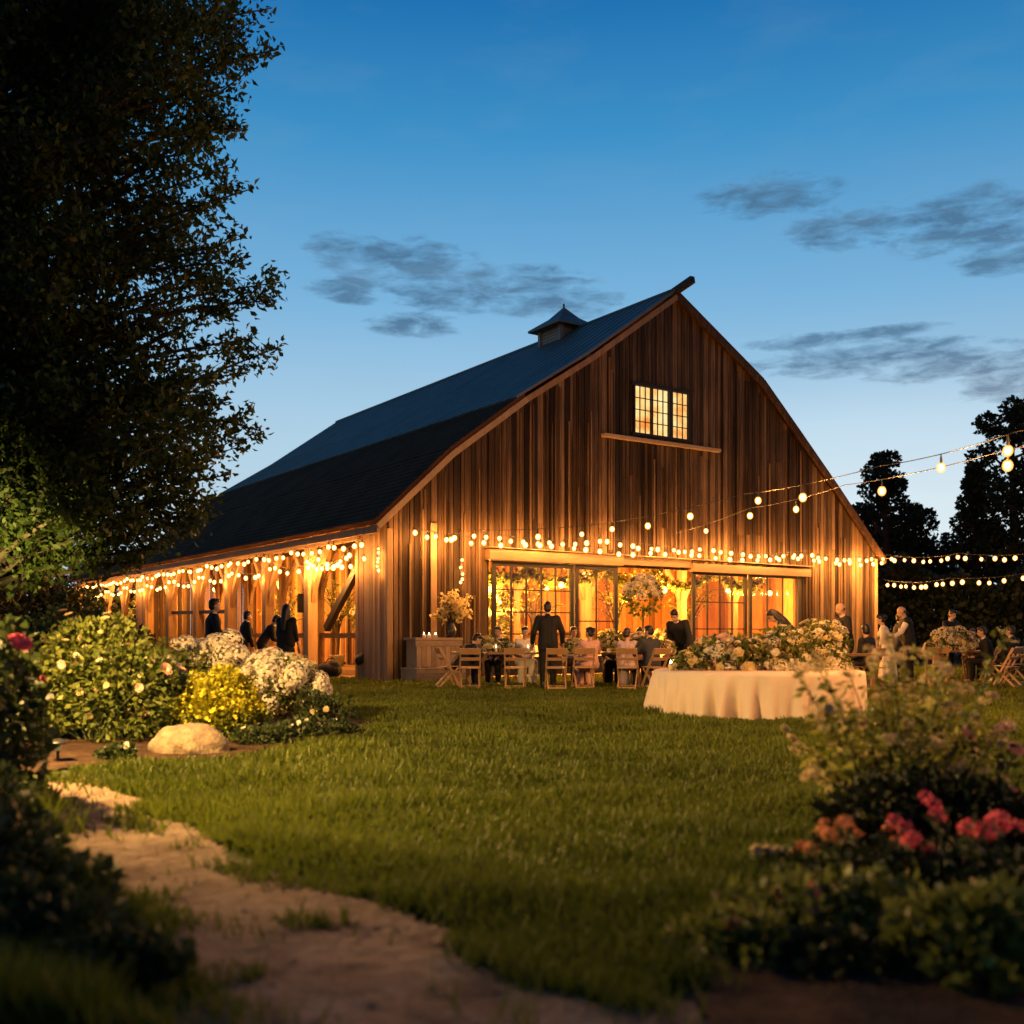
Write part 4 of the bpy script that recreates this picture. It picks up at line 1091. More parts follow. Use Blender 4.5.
ch = [(470, 21.5, 4), (515, 21.45, -3), (556, 21.45, 2), (583, 21.75, 6), (628, 21.6, -14), (655, 21.5, 32)]
for (px, Y, r), lb in zip(ch, ('folding chair before the person in black at the long table end', 'empty folding chair just left of the standing suited man',
        'empty folding chair tucked before the legs of the standing suited man', 'folding chair under the woman in pink dress',
        'folding chair under the woman in pale lilac dress', 'folding chair under the man in charcoal suit, turned sideways')):
    chair(X_(px, Y), Y, R(r), 'wooden '+lb)
chair(X_(449, 22.1), 22.1, R(-72), 'wooden folding chair under the stooping person in black at the table end')
for px, Y, r, lb in ((678, 23.7, 110, 'wooden folding chair under the person in pale pink shirt'), (612, 23.85, 180, 'wooden folding chair across the long table with its seat hidden by flowers'),
                     (869, 21.5, 40, 'wooden folding chair under the dark-haired man at the barn corner'), (989, 24.6, 75, 'wooden folding chair under the man looking left at far right'),
                     (1013, 24.1, 30, 'wooden folding chair under the man with back turned at far right'), (972, 26.3, 170, 'wooden folding chair behind the far right table'),
                     (936, 22.6, -10, 'empty wooden folding chair left of the far right flowers'), (1006, 22.3, 40, 'empty wooden folding chair standing alone at the right picture edge')):
    chair(X_(px, Y), Y, R(r), lb)

# ------------------------------------------------------------------ flower arrangements
def arrangement(label, loc, rad, nf, kinds, nl=500, leaf=.1, fsc=1.0, lm='bushleaf', vase=None, cat='flower arrangement', group=None, name='flower_arrangement', low=0.15, stems=None):
    o = thing(name, label, cat, loc, 0, group)
    rx, ry, rz = rad
    p, d = sphere_pts(nl, .3); p = p*np.array(rad); p[:, 2] = np.abs(p[:, 2])+rad[2]*.05 if low else p[:, 2]
    z0 = 0.0
    if stems is not None: z0 = stems
    p[:, 2] += z0
    leaf_obj('foliage', p, leaf, M[lm], o, d+[0, 0, .3], .6, .27)
    for i in range(nf):
        for _ in range(30):
            d = Vector((random.gauss(0, 1), random.gauss(-.35, 1), random.gauss(.35, 1))).normalized()
            if d.z > -.15: break
        rr = random.uniform(.82, 1.12)
        q = Vector((d.x*rx*rr, d.y*ry*rr, max(.03, d.z*rz*rr)+z0))
        put_flower(random.choice(kinds), o, q, d+Vector((0, 0, .25)), fsc*random.uniform(.7, 1.35))
    if vase:
        q = MB(); r, h = vase; q.lathe([(r*.7, -h), (r*.85, -h*.9), (r, -h*.45), (r*.7, -h*.1), (r*.78, 0.02)], n=14); q.build('vase', M['vase'], o, True)
    return o
# round table with cloth
RT = (X_(757, 15.2), 15.2); RTR = 1.47; RTZ = .63
def round_table():
    o = thing('round_table', 'round table under the draped pale cloth on the lawn', 'table', (RT[0], RT[1], 0))
    q = MB(); q.lathe([(RTR-.03, RTZ-.04), (RTR-.02, RTZ-.03), (RTR-.02, RTZ-.012), (RTR-.03, RTZ-.01)], n=40); q.build('tabletop', M['table'], o)
    for a in range(4):
        q = MB(); an = a*math.pi/2+.6; q.tube([(math.cos(an)*1.0, math.sin(an)*1.0, 0), (math.cos(an)*1.0, math.sin(an)*1.0, RTZ-.04)], .025, 8); q.build('leg', M['table'], o)
    n = 420; V = []; Fc = []
    fold = [(random.uniform(11, 60), random.random()*6.28, random.uniform(.3, 1)) for _ in range(7)]
    rows = [(0, 0)] + [(RTR*f, 0) for f in (.3, .6, .85, .97)] + [(RTR+.012, .01), (RTR+.022, .04), (RTR+.025, .1)] + [(RTR+.03, .1+(RTZ-.11)*j/7) for j in range(1, 8)]
    for j, (r, dz) in enumerate(rows):
        for k in range(n):
            a = 2*math.pi*k/n; f = 0
            amt = max(0, dz-.02)/RTZ
            for fr, phs, am in fold: f += am*math.sin(round(fr)*a+phs)
            f = max(-1.1, f*.5+.75*abs(math.sin(a*12+1.1*math.sin(a*5)))-.35)
            rr = r+amt*((.05+.1*(.5+.5*math.sin(a*3.1+2*math.sin(a*1.7))))*f-.01+.012*math.sin(a*57+3*math.sin(a*7)))
            V.append((math.cos(a)*rr, math.sin(a)*rr, RTZ+.002-dz+(.012*math.sin(a*9+1)*amt if j > 10 else 0)))
    for j in range(len(rows)-1):
        for k in range(n): Fc.append((j*n+k, j*n+(k+1) % n, (j+1)*n+(k+1) % n, (j+1)*n+k))
    c = link('tablecloth', npmesh('tablecloth', V, Fc, M['linen'], None, True)); c.location = (RT[0], RT[1], 0)
    tag(c, 'pale pink linen cloth hanging in folds to the grass from the round table', 'tablecloth')
round_table()
white = ['white_rose', 'cream_rose', 'white_ball', 'small_white', 'white_rose']
def tz(x, y, z): return (x, y, z)
arrangement('big mound of white and blush flowers filling the left half of the round table', (RT[0]-.38, RT[1]+.15, RTZ+.02), (.62, .6, .46), 98, white+['cream_rose', 'pink_rose'], 1100, .1, 1.05)
arrangement('taller mound of cream flowers filling the right half of the round table', (RT[0]+.4, RT[1]+.2, RTZ+.02), (.6, .6, .56), 98, white+['cream_rose', 'cream_ball'], 1100, .1, 1.05)
arrangement('low spill of small white flowers at the left rim of the round table', (RT[0]-1.02, RT[1]-.25, RTZ+.01), (.3, .3, .24), 34, ['small_white', 'cream_rose'], 260, .08, .8)
arrangement('smaller cluster of cream blooms at the right side of the round table', (RT[0]+1.0, RT[1]+.1, RTZ+.01), (.35, .35, .3), 30, white, 300, .1, 1.0)
def candle(loc, label, h=.09, r=.035, on=True):
    o = thing('candle', label, 'candle', loc, 0, 'small lit candles')
    q = MB(); q.lathe([(r, 0), (r, h), (r*.85, h+.004)], n=12); q.build('wax', M['candle'], o, True)
    q = MB(); q.lathe([(.002, h+.006), (.011, h+.02), (.009, h+.035), (.001, h+.06)], n=8); q.build('flame', M['flame'], o, True)
candle((RT[0]-1.3, RT[1]-.35, RTZ+.004), 'small lit candle at the left rim of the round table')
# flowers along the long table
for px, Y, w, h, lb in ((488, 22.75, .3, .3, 'loose white flowers at the left end of the long table'), (507, 22.9, .2, .2, 'small posy of pale flowers left of the standing suited man'),
                        (574, 22.55, .22, .26, 'small posy of white flowers right of the standing suited man'), (613, 22.45, .42, .42, 'large pale bouquet on the middle of the long table'),
                        (640, 22.7, .3, .38, 'pale bouquet in front of the woman in lilac'), (664, 22.6, .22, .22, 'small posy at the right end of the long table')):
    arrangement(lb, (X_(px, Y), Y, .765), (w, .25, h), int(30+60*w), ['cream_rose', 'white_rose', 'small_white', 'cream_ball'], int(250+500*w), .09, 1.0, group='flowers on the long table')
for px, Y, lb in ((496, 22.5, 'candle beside the loose white flowers on the long table'), (528, 22.6, 'candle left of the suited man on the long table'), (470, 22.6, 'candle near the left end of the long table')):
    candle((X_(px, Y), Y, .762), 'small lit '+lb)
# tall centrepiece in the doorway
def tall_piece(label, loc, h, r, nf, nl):
    o = arrangement(label, loc, (r, r*.8, r), nf, ['white_rose', 'white_ball', 'cream_rose'], nl, .12, 1.2, low=0, stems=h+r*.7)
    q = MB(); q.lathe([(.16, 0), (.16, .015), (.02, .03), (.016, h), (.09, h+.05)], n=12); q.build('stand', M['blackmetal'], o, True)
    return o
x = X_(643, 24.2); arrangement('tall white flower centrepiece on a black stand in the open doorway', (x, 24.2, .765), (.42, .36, .46), 70, ['white_rose', 'white_ball', 'cream_rose'], 400, .12, 1.15, low=0, stems=1.25)
q = MB(); q.lathe([(.16, 0), (.16, .015), (.022, .03), (.018, .95), (.09, 1.0)], n=12); o = q.build('flower_stand', M['blackmetal'], None, True); o.location = (x, 24.2, .762); tag(o, 'thin black stand under the tall white centrepiece in the doorway', 'stand')
farm_table('small_table', 'small dark table under the tall centrepiece in the open doorway', x-.5, x+.5, 23.85, 24.6)
# table at the right of the round table with tall flowers
farm_table('side_table', 'dark wooden table behind the round table near the barn corner', X_(815, 21.0), X_(890, 21.0), 20.6, 21.3)
x = X_(822, 19.4); arrangement('tall bank of white blooms to the right behind the round table', (x, 19.4, .66), (.5, .4, .52), 75, white+['cream_ball'], 700, .12, 1.15, stems=.15)
farm_table('flower_table', 'small wooden table under the tall bank of white blooms', x-.45, x+.45, 19.1, 19.8, .65)
arrangement('spray of white flowers reaching left of the bald man', (X_(812, 21.4), 21.0, .765), (.5, .3, .75), 26, ['white_rose', 'white_ball'], 160, .1, 1.1)
farm_table('dining_table', 'dark wooden dining table at the far right in front of the hedge', X_(925, 25.0), X_(990, 25.0), 24.8, 25.7)
arrangement('wide cream flower arrangement on the far right dining table', (X_(953, 25.1), 25.1, .765), (.62, .4, .5), 64, ['cream_rose', 'white_rose', 'cream_ball', 'white_ball'], 500, .11, 1.15)

# counter with blossom branches at the barn corner
def counter():
    o = thing('wooden_counter', 'slatted wooden counter standing by the front left barn corner', 'counter', W(.97, -.75, 0), BRZ)
    q = MB()
    for k in range(9): q.box(-.6+k*.1333, -.475+k*.1333, -.02, .0, .36, 1.0)
    q.box(-.6, .6, .0, .5, .34, 1.0, .3); q.build('front_boards', M['trim'], o)
    q = MB(); q.box(-.66, .66, -.06, .55, 1.0, 1.06); q.box(-.65, .65, -.045, -.02, .86, .995); q.build('top', M['trim'], o, bevel=.006)
    q = MB()
    for k in range(3): q.box(-.75, .75, -.28, -.26, .02+k*.1, .11+k*.1)
    q.box(-.75, .75, -.26, .5, .02, .31, .3); q.box(-.77, .77, -.3, .5, .315, .345); q.build('step', M['trim'], o)
counter()
def blossom_branches():
    c = W(1.45, -.55, 1.065)
    o = thing('blossom_branches', 'spreading branches of pale blossom in a vase on the counter', 'flower arrangement', c)
    q = MB(); q.lathe([(.07, 0), (.12, .08), (.13, .2), (.07, .34), (.08, .38)], n=14); q.build('vase', M['blackmetal'], o, True)
    q = MB(); pts = []
    for i in range(26):
        a = random.random()*6.28; e = random.uniform(.6, 1.5); ln = random.uniform(.55, 1.0)
        d = Vector((math.cos(a)*math.cos(e)*.9, math.sin(a)*math.cos(e)*.6, math.sin(e)*.95)); p0 = Vector((0, 0, .36)); P = [p0+d*ln*u+Vector((0, 0, -.18*u*u)) for u in (0, .35, .7, 1)]
        q.tube(P, [.012, .01, .007, .004], 5)
        for u in np.linspace(.45, 1, 14): pts.append(p0+d*ln*u+Vector((0, 0, -.18*u*u))+Vector(rng.normal(0, .05, 3)))
    q.build('twigs', M['bark'], o)
    P = np.array([tuple(p) for p in pts]); P = np.repeat(P, 4, 0)+rng.normal(0, .035, (len(P)*4, 3)); leaf_obj('petals', P, .085, M['creampetal'], o, None, .0, .45)
    leaf_obj('foliage', P[::6], .08, M['bushleaf'], o)
blossom_branches()
for s, lb in ((.66, 'left'), (.8, 'middle'), (.98, 'right')):
    candle(W(s, -.6, 1.062), 'small lit candle, %s one of three on the slatted counter' % lb, .07, .05)

# inside the barn, seen through glass and posts
def inner_table(s, t, label):
    p = W(s, t, .03); o = thing('banquet_table', label, 'table', p, 0, 'white-clothed banquet tables inside the barn')
    n = 60; q = MB(); q.lathe([(.88, .02), (.84, .3), (.81, .7), (.79, .745), (.76, .75)], n=n); q.build('cloth', M['linen'], o, True)
for i, (s, t) in enumerate(((4.3, 4.2), (7.2, 5.2), (10.9, 4.8), (13.6, 5.0))):
    inner_table(s, t, 'round white-clothed table standing inside the barn behind the glass')
    p = W(s, t, .79); arrangement('pale flowers on a white-clothed table inside the barn', p, (.45, .45, .5), 40, ['white_rose', 'cream_rose', 'white_ball'], 400, .11, 1.2, group='flowers on tables inside the barn')
for s, t, r, lb in ((4.6, 2.6, .75, 'big pale flowering branch display inside behind the leftmost glazed door'), (8.9, 8.4, .8, 'tall foliage against the inner wall seen through the doorway'), (3.4, 4.0, .8, 'golden foliage display inside behind the first side posts'), (3.9, 8.6, .7, 'golden foliage display deeper inside the open barn side')):
    p = W(s, t, .05); o = tall_piece(lb, p, 1.15, r, 60, 900)
def garland(a, b, label):
    P = sag_path([a, b], .35, 30); o = thing('leaf_garland', label, 'garland', a, 0, 'leafy garlands hung inside the barn')
    q = MB(); q.tube([p-Vector(a) for p in P], .02, 5); q.build('vine', M['bark'], o)
    C = np.repeat(np.array([tuple(p-Vector(a)) for p in P]), 16, 0); C = C+rng.normal(0, .09, C.shape); leaf_obj('leaves', C, .14, M['bushleaf'], o)
for i in range(5):
    garland(W(3.3+2.4*i, 1.5+.9*(i % 2), 3.0), W(6.0+2.4*i, 2.2, 3.1), 'leafy garland swagged under the loft floor inside the barn')
def bare_tree(s, t, h, label):
    o = thing('potted_tree', label, 'tree', W(s, t, .03)); q = MB(); q.lathe([(.2, 0), (.26, .35), (.28, .4), (.24, .4)], n=14); q.build('pot', M['vase'], o, True)
    q = MB(); C = []
    q.tube([(0, 0, .3), (.05, 0, h*.35), (-.03, .03, h*.55)], [.06, .05, .04], 7)
    for i in range(16):
        a = i*2.4; z0 = h*random.uniform(.25, .55); r = random.uniform(.6, 1.25); z1 = h*random.uniform(.6, 1.05)
        P = [Vector((math.cos(a)*r*u**1.3, math.sin(a)*r*u**1.3, z0+(z1-z0)*math.sin(u*1.7)/math.sin(1.7))) for u in np.linspace(0, 1, 7)]
        q.tube(P, [.03, .026, .022, .018, .014, .01, .006], 5)
        for p in P[3:]:
            for _ in range(9): C.append(p+Vector(rng.normal(0, .09, 3)))
    q.build('branches', M['bark'], o); leaf_obj('leaves', np.array([tuple(c) for c in C]), .09, M['limeleaf'], o)
for s, t, h, lb in ((5.6, 4.4, 3.0, 'branching potted tree behind the left glazed door'), (7.7, 6.6, 3.3, 'branching potted tree deep inside left of the doorway'), (9.7, 7.6, 3.5, 'tall branching potted tree seen through the open doorway'),
                    (12.4, 6.2, 3.2, 'branching potted tree behind the right glazed doors'), (15.2, 5.4, 3.0, 'branching potted tree behind the rightmost glazed door'), (3.6, 10.6, 2.9, 'branching potted tree inside the open barn side'), (3.9, 16.0, 2.9, 'branching potted tree far inside the open barn side')):
    bare_tree(s, t, h, lb)
# things under the open side
def speaker():
    o = thing('loudspeaker', 'dark box loudspeaker on a pole among the side posts', 'loudspeaker', W(.55, 6.3, .03), BRZ+R(70))
    q = MB(); q.box(-.3, .3, -.2, .2, 1.75, 2.3); q.build('cabinet', M['suit'], o, bevel=.02)
    q = MB(); q.box(-.26, .26, -.215, -.203, 1.8, 2.26); q.build('grille', M['blackmetal'], o)
    q = MB(); q.tube([(0, 0, 0), (0, 0, 1.75)], .025, 8)
    for k in range(3): q.tube([(0, 0, .5), (math.cos(k*2.1)*.4, math.sin(k*2.1)*.4, 0)], .015, 6)
    q.build('tripod', M['blackmetal'], o)
speaker()
farm_table('bar_table', 'wooden bar table just inside the open barn side', -.9, .9, -.35, .35, .95, BRZ+R(10), W(1.9, 3.3, .03))
for i in range(3): candle(W(1.55+.35*i, 3.1, .985), 'small lit candle on the bar table under the open barn side', .14, .03)
def bag(p):
    o = thing('dark_bag', 'slumped dark bag on the ground by the first side post', 'bag', p)
    union('cloth_body', [('e', (0, 0, .2), (.35, .25, .22)), ('e', (.12, 0, .32), (.2, .18, .16)), ('e', (-.2, 0, .12), (.25, .25, .13))], M['suit'], o, .02, 4)
    q = MB(); q.tube([(-.1, 0, .38), (-.03, 0, .5), (.1, 0, .52), (.18, 0, .45)], .015, 6); q.build('handle', M['suit'], o, True)
bag(W(-.35, 2.6, 0))

# ------------------------------------------------------------------ garden plants
def shrub(label, x, y, rad, nl, leaf, lm, flowers=(), name='garden_shrub', group=None, lumps=9, stems=8, cat='shrub', seedz=.0):
    """stems, leaves gathered in lumps, blooms on the outside"""
    o = thing(name, label, cat, (x, y, 0), 0, group)
    rx, ry, rz = rad; q = MB(); cs = []
    for i in range(lumps):
        a = 2*math.pi*i/lumps+random.uniform(-.3, .3); e = random.uniform(.05, 1.3); rr = random.uniform(.45, .78)
        cs.append((math.cos(a)*math.cos(e)*rx*rr, math.sin(a)*math.cos(e)*ry*rr, rz*(.18+.72*math.sin(e)*rr+.1*random.random())))
    cs.append((0, 0, rz*.6))
    for c in cs: q.tube([(c[0]*.15, c[1]*.15, 0), (c[0]*.55, c[1]*.55, c[2]*.6), c], [.018, .012, .006], 5)
    q.build('stems', M['stem'], o)
    per = nl//len(cs); Cs = []; D = []; T = []
    for c in cs:
        p, d = sphere_pts(per, .55); s = random.uniform(.36, .52)
        Cs.append(p*np.array([rx*s, ry*s, rz*s*.85])+np.array(c)); D.append(d); T.append(np.clip(rng.normal(random.uniform(.3, .7), .2, per), 0, 1))
    C = np.concatenate(Cs); D = np.concatenate(D); T = np.concatenate(T); k = C[:, 2] > .02
    leaf_obj('foliage', C[k], leaf, M[lm], o, D[k]+[0, 0, .2], .5, .3, T[k])
    for kind, n, sc in flowers:
        for i in range(n):
            c = random.choice(cs); d = Vector((random.gauss(0, 1), random.gauss(-.5, 1), random.gauss(.5, .8))).normalized(); s = .5
            p = Vector((c[0]+d.x*rx*s, c[1]+d.y*ry*s, c[2]+d.z*rz*s*.85))
            if p.z > .08: put_flower(kind, o, p, d, sc*random.uniform(.75, 1.25))
    return o
def gy(py): return CH*F/(py-HZ)
# left bed
shrub('large leafy rose bush with pink and cream blooms at the left of the bed', X_(92, 11.3), 11.3, (.92, .8, 1.28), 9000, .07, 'bushleaf', (('pink_rose', 16, .68), ('cream_rose', 30, .6), ('white_rose', 16, .6)), 'rose_bush', lumps=14)
shrub('dark leafy rose bush with few pink blooms left of the yellow shrub', X_(152, 11.9), 11.9, (.5, .5, .9), 3600, .065, 'darkleaf', (('pink_rose', 7, .8), ('cream_rose', 5, .7)), 'rose_bush', lumps=9)
shrub('leafy rose bush with few blooms at the far left behind the path', X_(22, 11.4), 11.4, (.75, .7, .95), 5000, .07, 'bushleaf', (('pink_rose', 4, 1.1), ('orange_dahlia', 3, .9)), 'rose_bush', lumps=10)
shrub('tall dark leafy shrub behind the rose bushes under the tree', X_(70, 15.0), 15.0, (1.3, .9, 1.45), 5200, .11, 'darkleaf', (('white_rose', 5, 1.2),), lumps=12)
shrub('white hydrangea bush behind the yellow shrub', X_(215, 13.9), 13.9, (.8, .6, 1.06), 3200, .075, 'bushleaf', (('white_ball', 80, 1.45),), 'hydrangea_bush', lumps=10)
shrub('white hydrangea bush at the right of the yellow shrub', X_(280, 13.3), 13.3, (.66, .55, .82), 2800, .07, 'bushleaf', (('white_ball', 60, 1.35), ('cream_ball', 24, 1.4)), 'hydrangea_bush', lumps=9)
shrub('white hydrangea bush between the rose bush and the yellow shrub', X_(178, 13.4), 13.4, (.5, .5, .95), 2400, .07, 'bushleaf', (('white_ball', 26, 1.25),), 'hydrangea_bush', lumps=8)
ys = shrub('rounded golden yellow shrub in full flower behind the boulder', X_(219, 11.5), 11.5, (.42, .42, .6), 60, .05, 'bushleaf', (), 'yellow_shrub', lumps=8)
def yellow_dome(o):
    n = 15000; d = unit(rng.normal(size=(n, 3))); d[:, 2] = np.abs(d[:, 2])*1.1-.12
    bump = 1+.08*np.sin(d[:, 0]*9+2)*np.sin(d[:, 1]*8)+.06*np.sin(d[:, 2]*13+d[:, 0]*5)
    r = (rng.random(n)**.25)[:, None]*bump[:, None]
    p = d*r*np.array([.52, .52, .68]); p[:, 2] += .1; k = p[:, 2] > .03
    up_ = p[:, 2] > .24+rng.normal(0, .08, n)
    leaf_obj('golden_foliage', p[k & up_], .042, M['yellowleaf'], o, d[k & up_], .55, .4)
    leaf_obj('lower_foliage', p[k & ~up_], .06, M['bushleaf'], o, d[k & ~up_], .55, .3)
    for i in range(98):
        e = Vector((random.gauss(0, 1), random.gauss(-.6, 1), abs(random.gauss(.6, .6)))).normalized()
        put_flower('yellow_mum', o, (e.x*.54, e.y*.54, e.z*.68+.1), e, random.uniform(.45, .8))
yellow_dome(ys)
for px, py, r, h, lb in ((265, 748, .4, .22, 'low fine green mound at the front of the bed'), (305, 742, .42, .24, 'low green mound with a few pale blooms at the bed end'), (335, 737, .35, .16, 'small sprawling plant at the right tip of the bed'), (120, 762, .2, .14, 'small green tuft left of the boulder')):
    Y = gy(py)+r*.6; shrub(lb, X_(px, Y), Y, (r, r*.7, h), 900, .05, 'darkleaf', (('small_white', 5, .6),), 'low_plant', lumps=8, cat='plant')
shrub('dark sprawling shrub with reddish tips at the right end of the bed', X_(322, 12.9), 12.9, (.36, .4, .42), 800, .07, 'darkleaf', (('cream_rose', 5, .7),), lumps=7)
def boulder():
    x, y = gnd(185, 756); y += .22
    o = thing('boulder', 'smooth sandy boulder half sunk in the mulch beside the lawn', 'boulder', (x, y, 0))
    bm = bmesh.new(); bmesh.ops.create_icosphere(bm, subdivisions=5, radius=1)
    for v in bm.verts:
        c = v.co; n = .07*math.sin(c.x*3+1)*math.sin(c.y*4)+.04*math.sin(c.z*7+c.x*5)+.02*math.sin(c.x*13)*math.sin(c.y*11+c.z*9)
        f = 1+n; zz = c.z*f; zz = min(zz, .8+.2*zz)
        v.co = Vector((c.x*f*.375*(1-.12*c.z), c.y*f*.27, zz*.225+.06+.03*c.x*-1))
    me = bpy.data.meshes.new('stone'); bm.to_mesh(me); bm.free(); me.materials.append(M['rock'])
    me.polygons.foreach_set('use_smooth', np.ones(len(me.polygons), dtype=bool)); link('stone', me, o)
boulder()
# dark shrubs left of the path, close to the viewer
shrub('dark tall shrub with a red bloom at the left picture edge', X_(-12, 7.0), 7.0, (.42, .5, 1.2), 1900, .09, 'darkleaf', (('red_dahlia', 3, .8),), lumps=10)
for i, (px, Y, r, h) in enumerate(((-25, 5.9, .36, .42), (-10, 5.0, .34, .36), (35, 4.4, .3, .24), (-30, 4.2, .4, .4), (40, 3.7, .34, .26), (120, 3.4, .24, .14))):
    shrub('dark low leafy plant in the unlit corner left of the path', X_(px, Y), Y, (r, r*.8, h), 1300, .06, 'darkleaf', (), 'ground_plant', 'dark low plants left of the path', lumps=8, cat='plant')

def stem_plant(label, x, y, stems, leaf, lm, kind, fsc, group=None, name='flowering_plant', nleaf=40, per=1):
    """upright stems, each with leaves along it and blooms at its tip; stems = tip offsets"""
    o = thing(name, label, 'plant', (x, y, 0), 0, group)
    q = MB(); C = []; D = []
    for tip in stems:
        tip = Vector(tip); b = Vector((tip.x*.18+random.gauss(0, .03), tip.y*.18+random.gauss(0, .03), 0)); mid = b.lerp(tip, .5)+Vector((-tip.x*.08, -tip.y*.08, tip.z*.08))
        P = [b*(1-u)**2+mid*2*u*(1-u)+tip*u*u for u in np.linspace(0, 1, 7)]
        q.tube(P, [.009, .008, .007, .006, .005, .004, .003], 5)
        for j in range(nleaf):
            u = random.uniform(.12, .97); p = b*(1-u)**2+mid*2*u*(1-u)+tip*u*u
            C.append(p+Vector(rng.normal(0, .025, 3))); D.append((random.gauss(0, 1), random.gauss(0, 1), random.gauss(.2, .5)))
        if kind:
            for k in range(per):
                put_flower(random.choice(kind), o, tip+(Vector(rng.normal(0, .035, 3)) if k else Vector((0, 0, 0))), (random.gauss(0, .5), random.gauss(-.5, .5), 1), fsc*random.uniform(.75, 1.2))
    q.build('stems', M['stem'], o)
    leaf_obj('leaves', np.array([tuple(c) for c in C]), leaf, M[lm], o, np.array(D), .6, .22)
    return o
# right foreground: tall cream-flowered plant
Y0 = 6.0; x0 = X_(905, Y0)
tips = [(px, py) for px, py in ((905, 650), (873, 660), (850, 675), (928, 655), (890, 640), (945, 672), (960, 690), (838, 700), (820, 715), (858, 715), (880, 700), (905, 690), (925, 705), (975, 720), (800, 745),
        (840, 745), (870, 755), (825, 780), (845, 785), (900, 740), (940, 745), (985, 700), (1000, 735), (812, 760), (885, 780), (930, 790), (960, 770), (995, 780))]
tips += [(random.gauss(888, 52), random.uniform(655, 790)) for _ in range(16)]
def rel(px, py, Y, x0, y0): p = at(px, py, Y); return (p.x-x0, p.y-y0, max(.12, p.z))
stem_plant('tall airy plant with cream flower heads in the right foreground', x0, Y0, [rel(px, py, Y0+random.uniform(-.35, .35), x0, Y0) for px, py in tips], .07, 'limeleaf', ['cream_ball', 'cream_ball', 'cream_rose'], .52, nleaf=52, per=4)
tips2 = [(930+random.gauss(0, 55), 720+random.gauss(0, 40)) for _ in range(13)]
stem_plant('dense leafy plant without blooms behind the cream flower heads', X_(930, 6.5), 6.5, [rel(a, b, 6.5+random.uniform(-.3, .3), X_(930, 6.5), 6.5) for a, b in tips2], .085, 'bushleaf', None, 1, nleaf=60)
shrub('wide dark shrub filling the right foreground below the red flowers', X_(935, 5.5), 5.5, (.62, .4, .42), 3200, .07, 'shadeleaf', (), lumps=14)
Y1 = 4.7; x1 = X_(950, Y1)
red = [(912, 842), (938, 815), (965, 830), (992, 820), (925, 850), (905, 828), (980, 832), (1003, 826)]
stem_plant('plant with bright red dahlia blooms in the right foreground', x1, Y1, [rel(a, b, Y1+random.uniform(-.1, .1), x1, Y1) for a, b in red], .07, 'darkleaf', ['red_bloom'], .6, nleaf=22, per=3)
x2 = X_(835, 4.9); org = [(822, 832), (850, 828), (812, 848), (838, 838), (895, 840)]
stem_plant('plant with orange dahlia blooms left of the red ones', x2, 4.9, [rel(a, b, 4.9+random.uniform(-.1, .1), x2, 4.9) for a, b in org], .07, 'darkleaf', ['orange_bloom'], .58, nleaf=30, per=3)
x3 = X_(990, 6.2); pk = [(968, 735), (1005, 728), (1015, 750), (1012, 790), (968, 796)]
stem_plant('plant with small pink blooms at the right edge of the foreground', x3, 6.2, [rel(a, b, 6.2, x3, 6.2) for a, b in pk], .07, 'darkleaf', ['pink_rose'], .6, nleaf=30)
for px, Y, r, h, fl, lb in ((790, 4.05, .3, .2, (('orange_dahlia', 3, .5), ('pink_rose', 3, .45)), 'low leafy plant with a few orange blooms beside the lawn edge'), (740, 3.75, .22, .14, (('orange_dahlia', 3, .5),), 'lowest leafy plant at the front edge of the right bed'),
                            (855, 4.1, .3, .2, (('small_white', 3, .6),), 'low leafy plant with tiny white blooms in the right bed')):
    shrub(lb, X_(px, Y), Y, (r, r*.8, h), 520, .06, 'bushleaf', fl, 'low_plant', lumps=8, cat='plant')
shrub('bushy green plant cut by the lower right picture corner', X_(985, 3.5), 3.5, (.3, .26, .3), 1500, .06, 'bushleaf', (), 'low_plant', lumps=9, cat='plant')
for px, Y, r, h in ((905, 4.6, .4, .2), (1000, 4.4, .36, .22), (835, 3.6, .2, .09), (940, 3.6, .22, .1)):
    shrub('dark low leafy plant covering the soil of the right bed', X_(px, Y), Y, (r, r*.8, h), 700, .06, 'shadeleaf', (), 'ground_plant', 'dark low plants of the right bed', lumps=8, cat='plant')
x4 = X_(770, 5.0); stem_plant('slender plant with small cream buds at the left of the right bed', x4, 5.0, [rel(a, b, 5.0, x4, 5.0) for a, b in ((768, 850), (795, 865), (757, 880), (800, 880), (778, 868))], .05, 'darkleaf', ['cream_rose'], .5, nleaf=24)

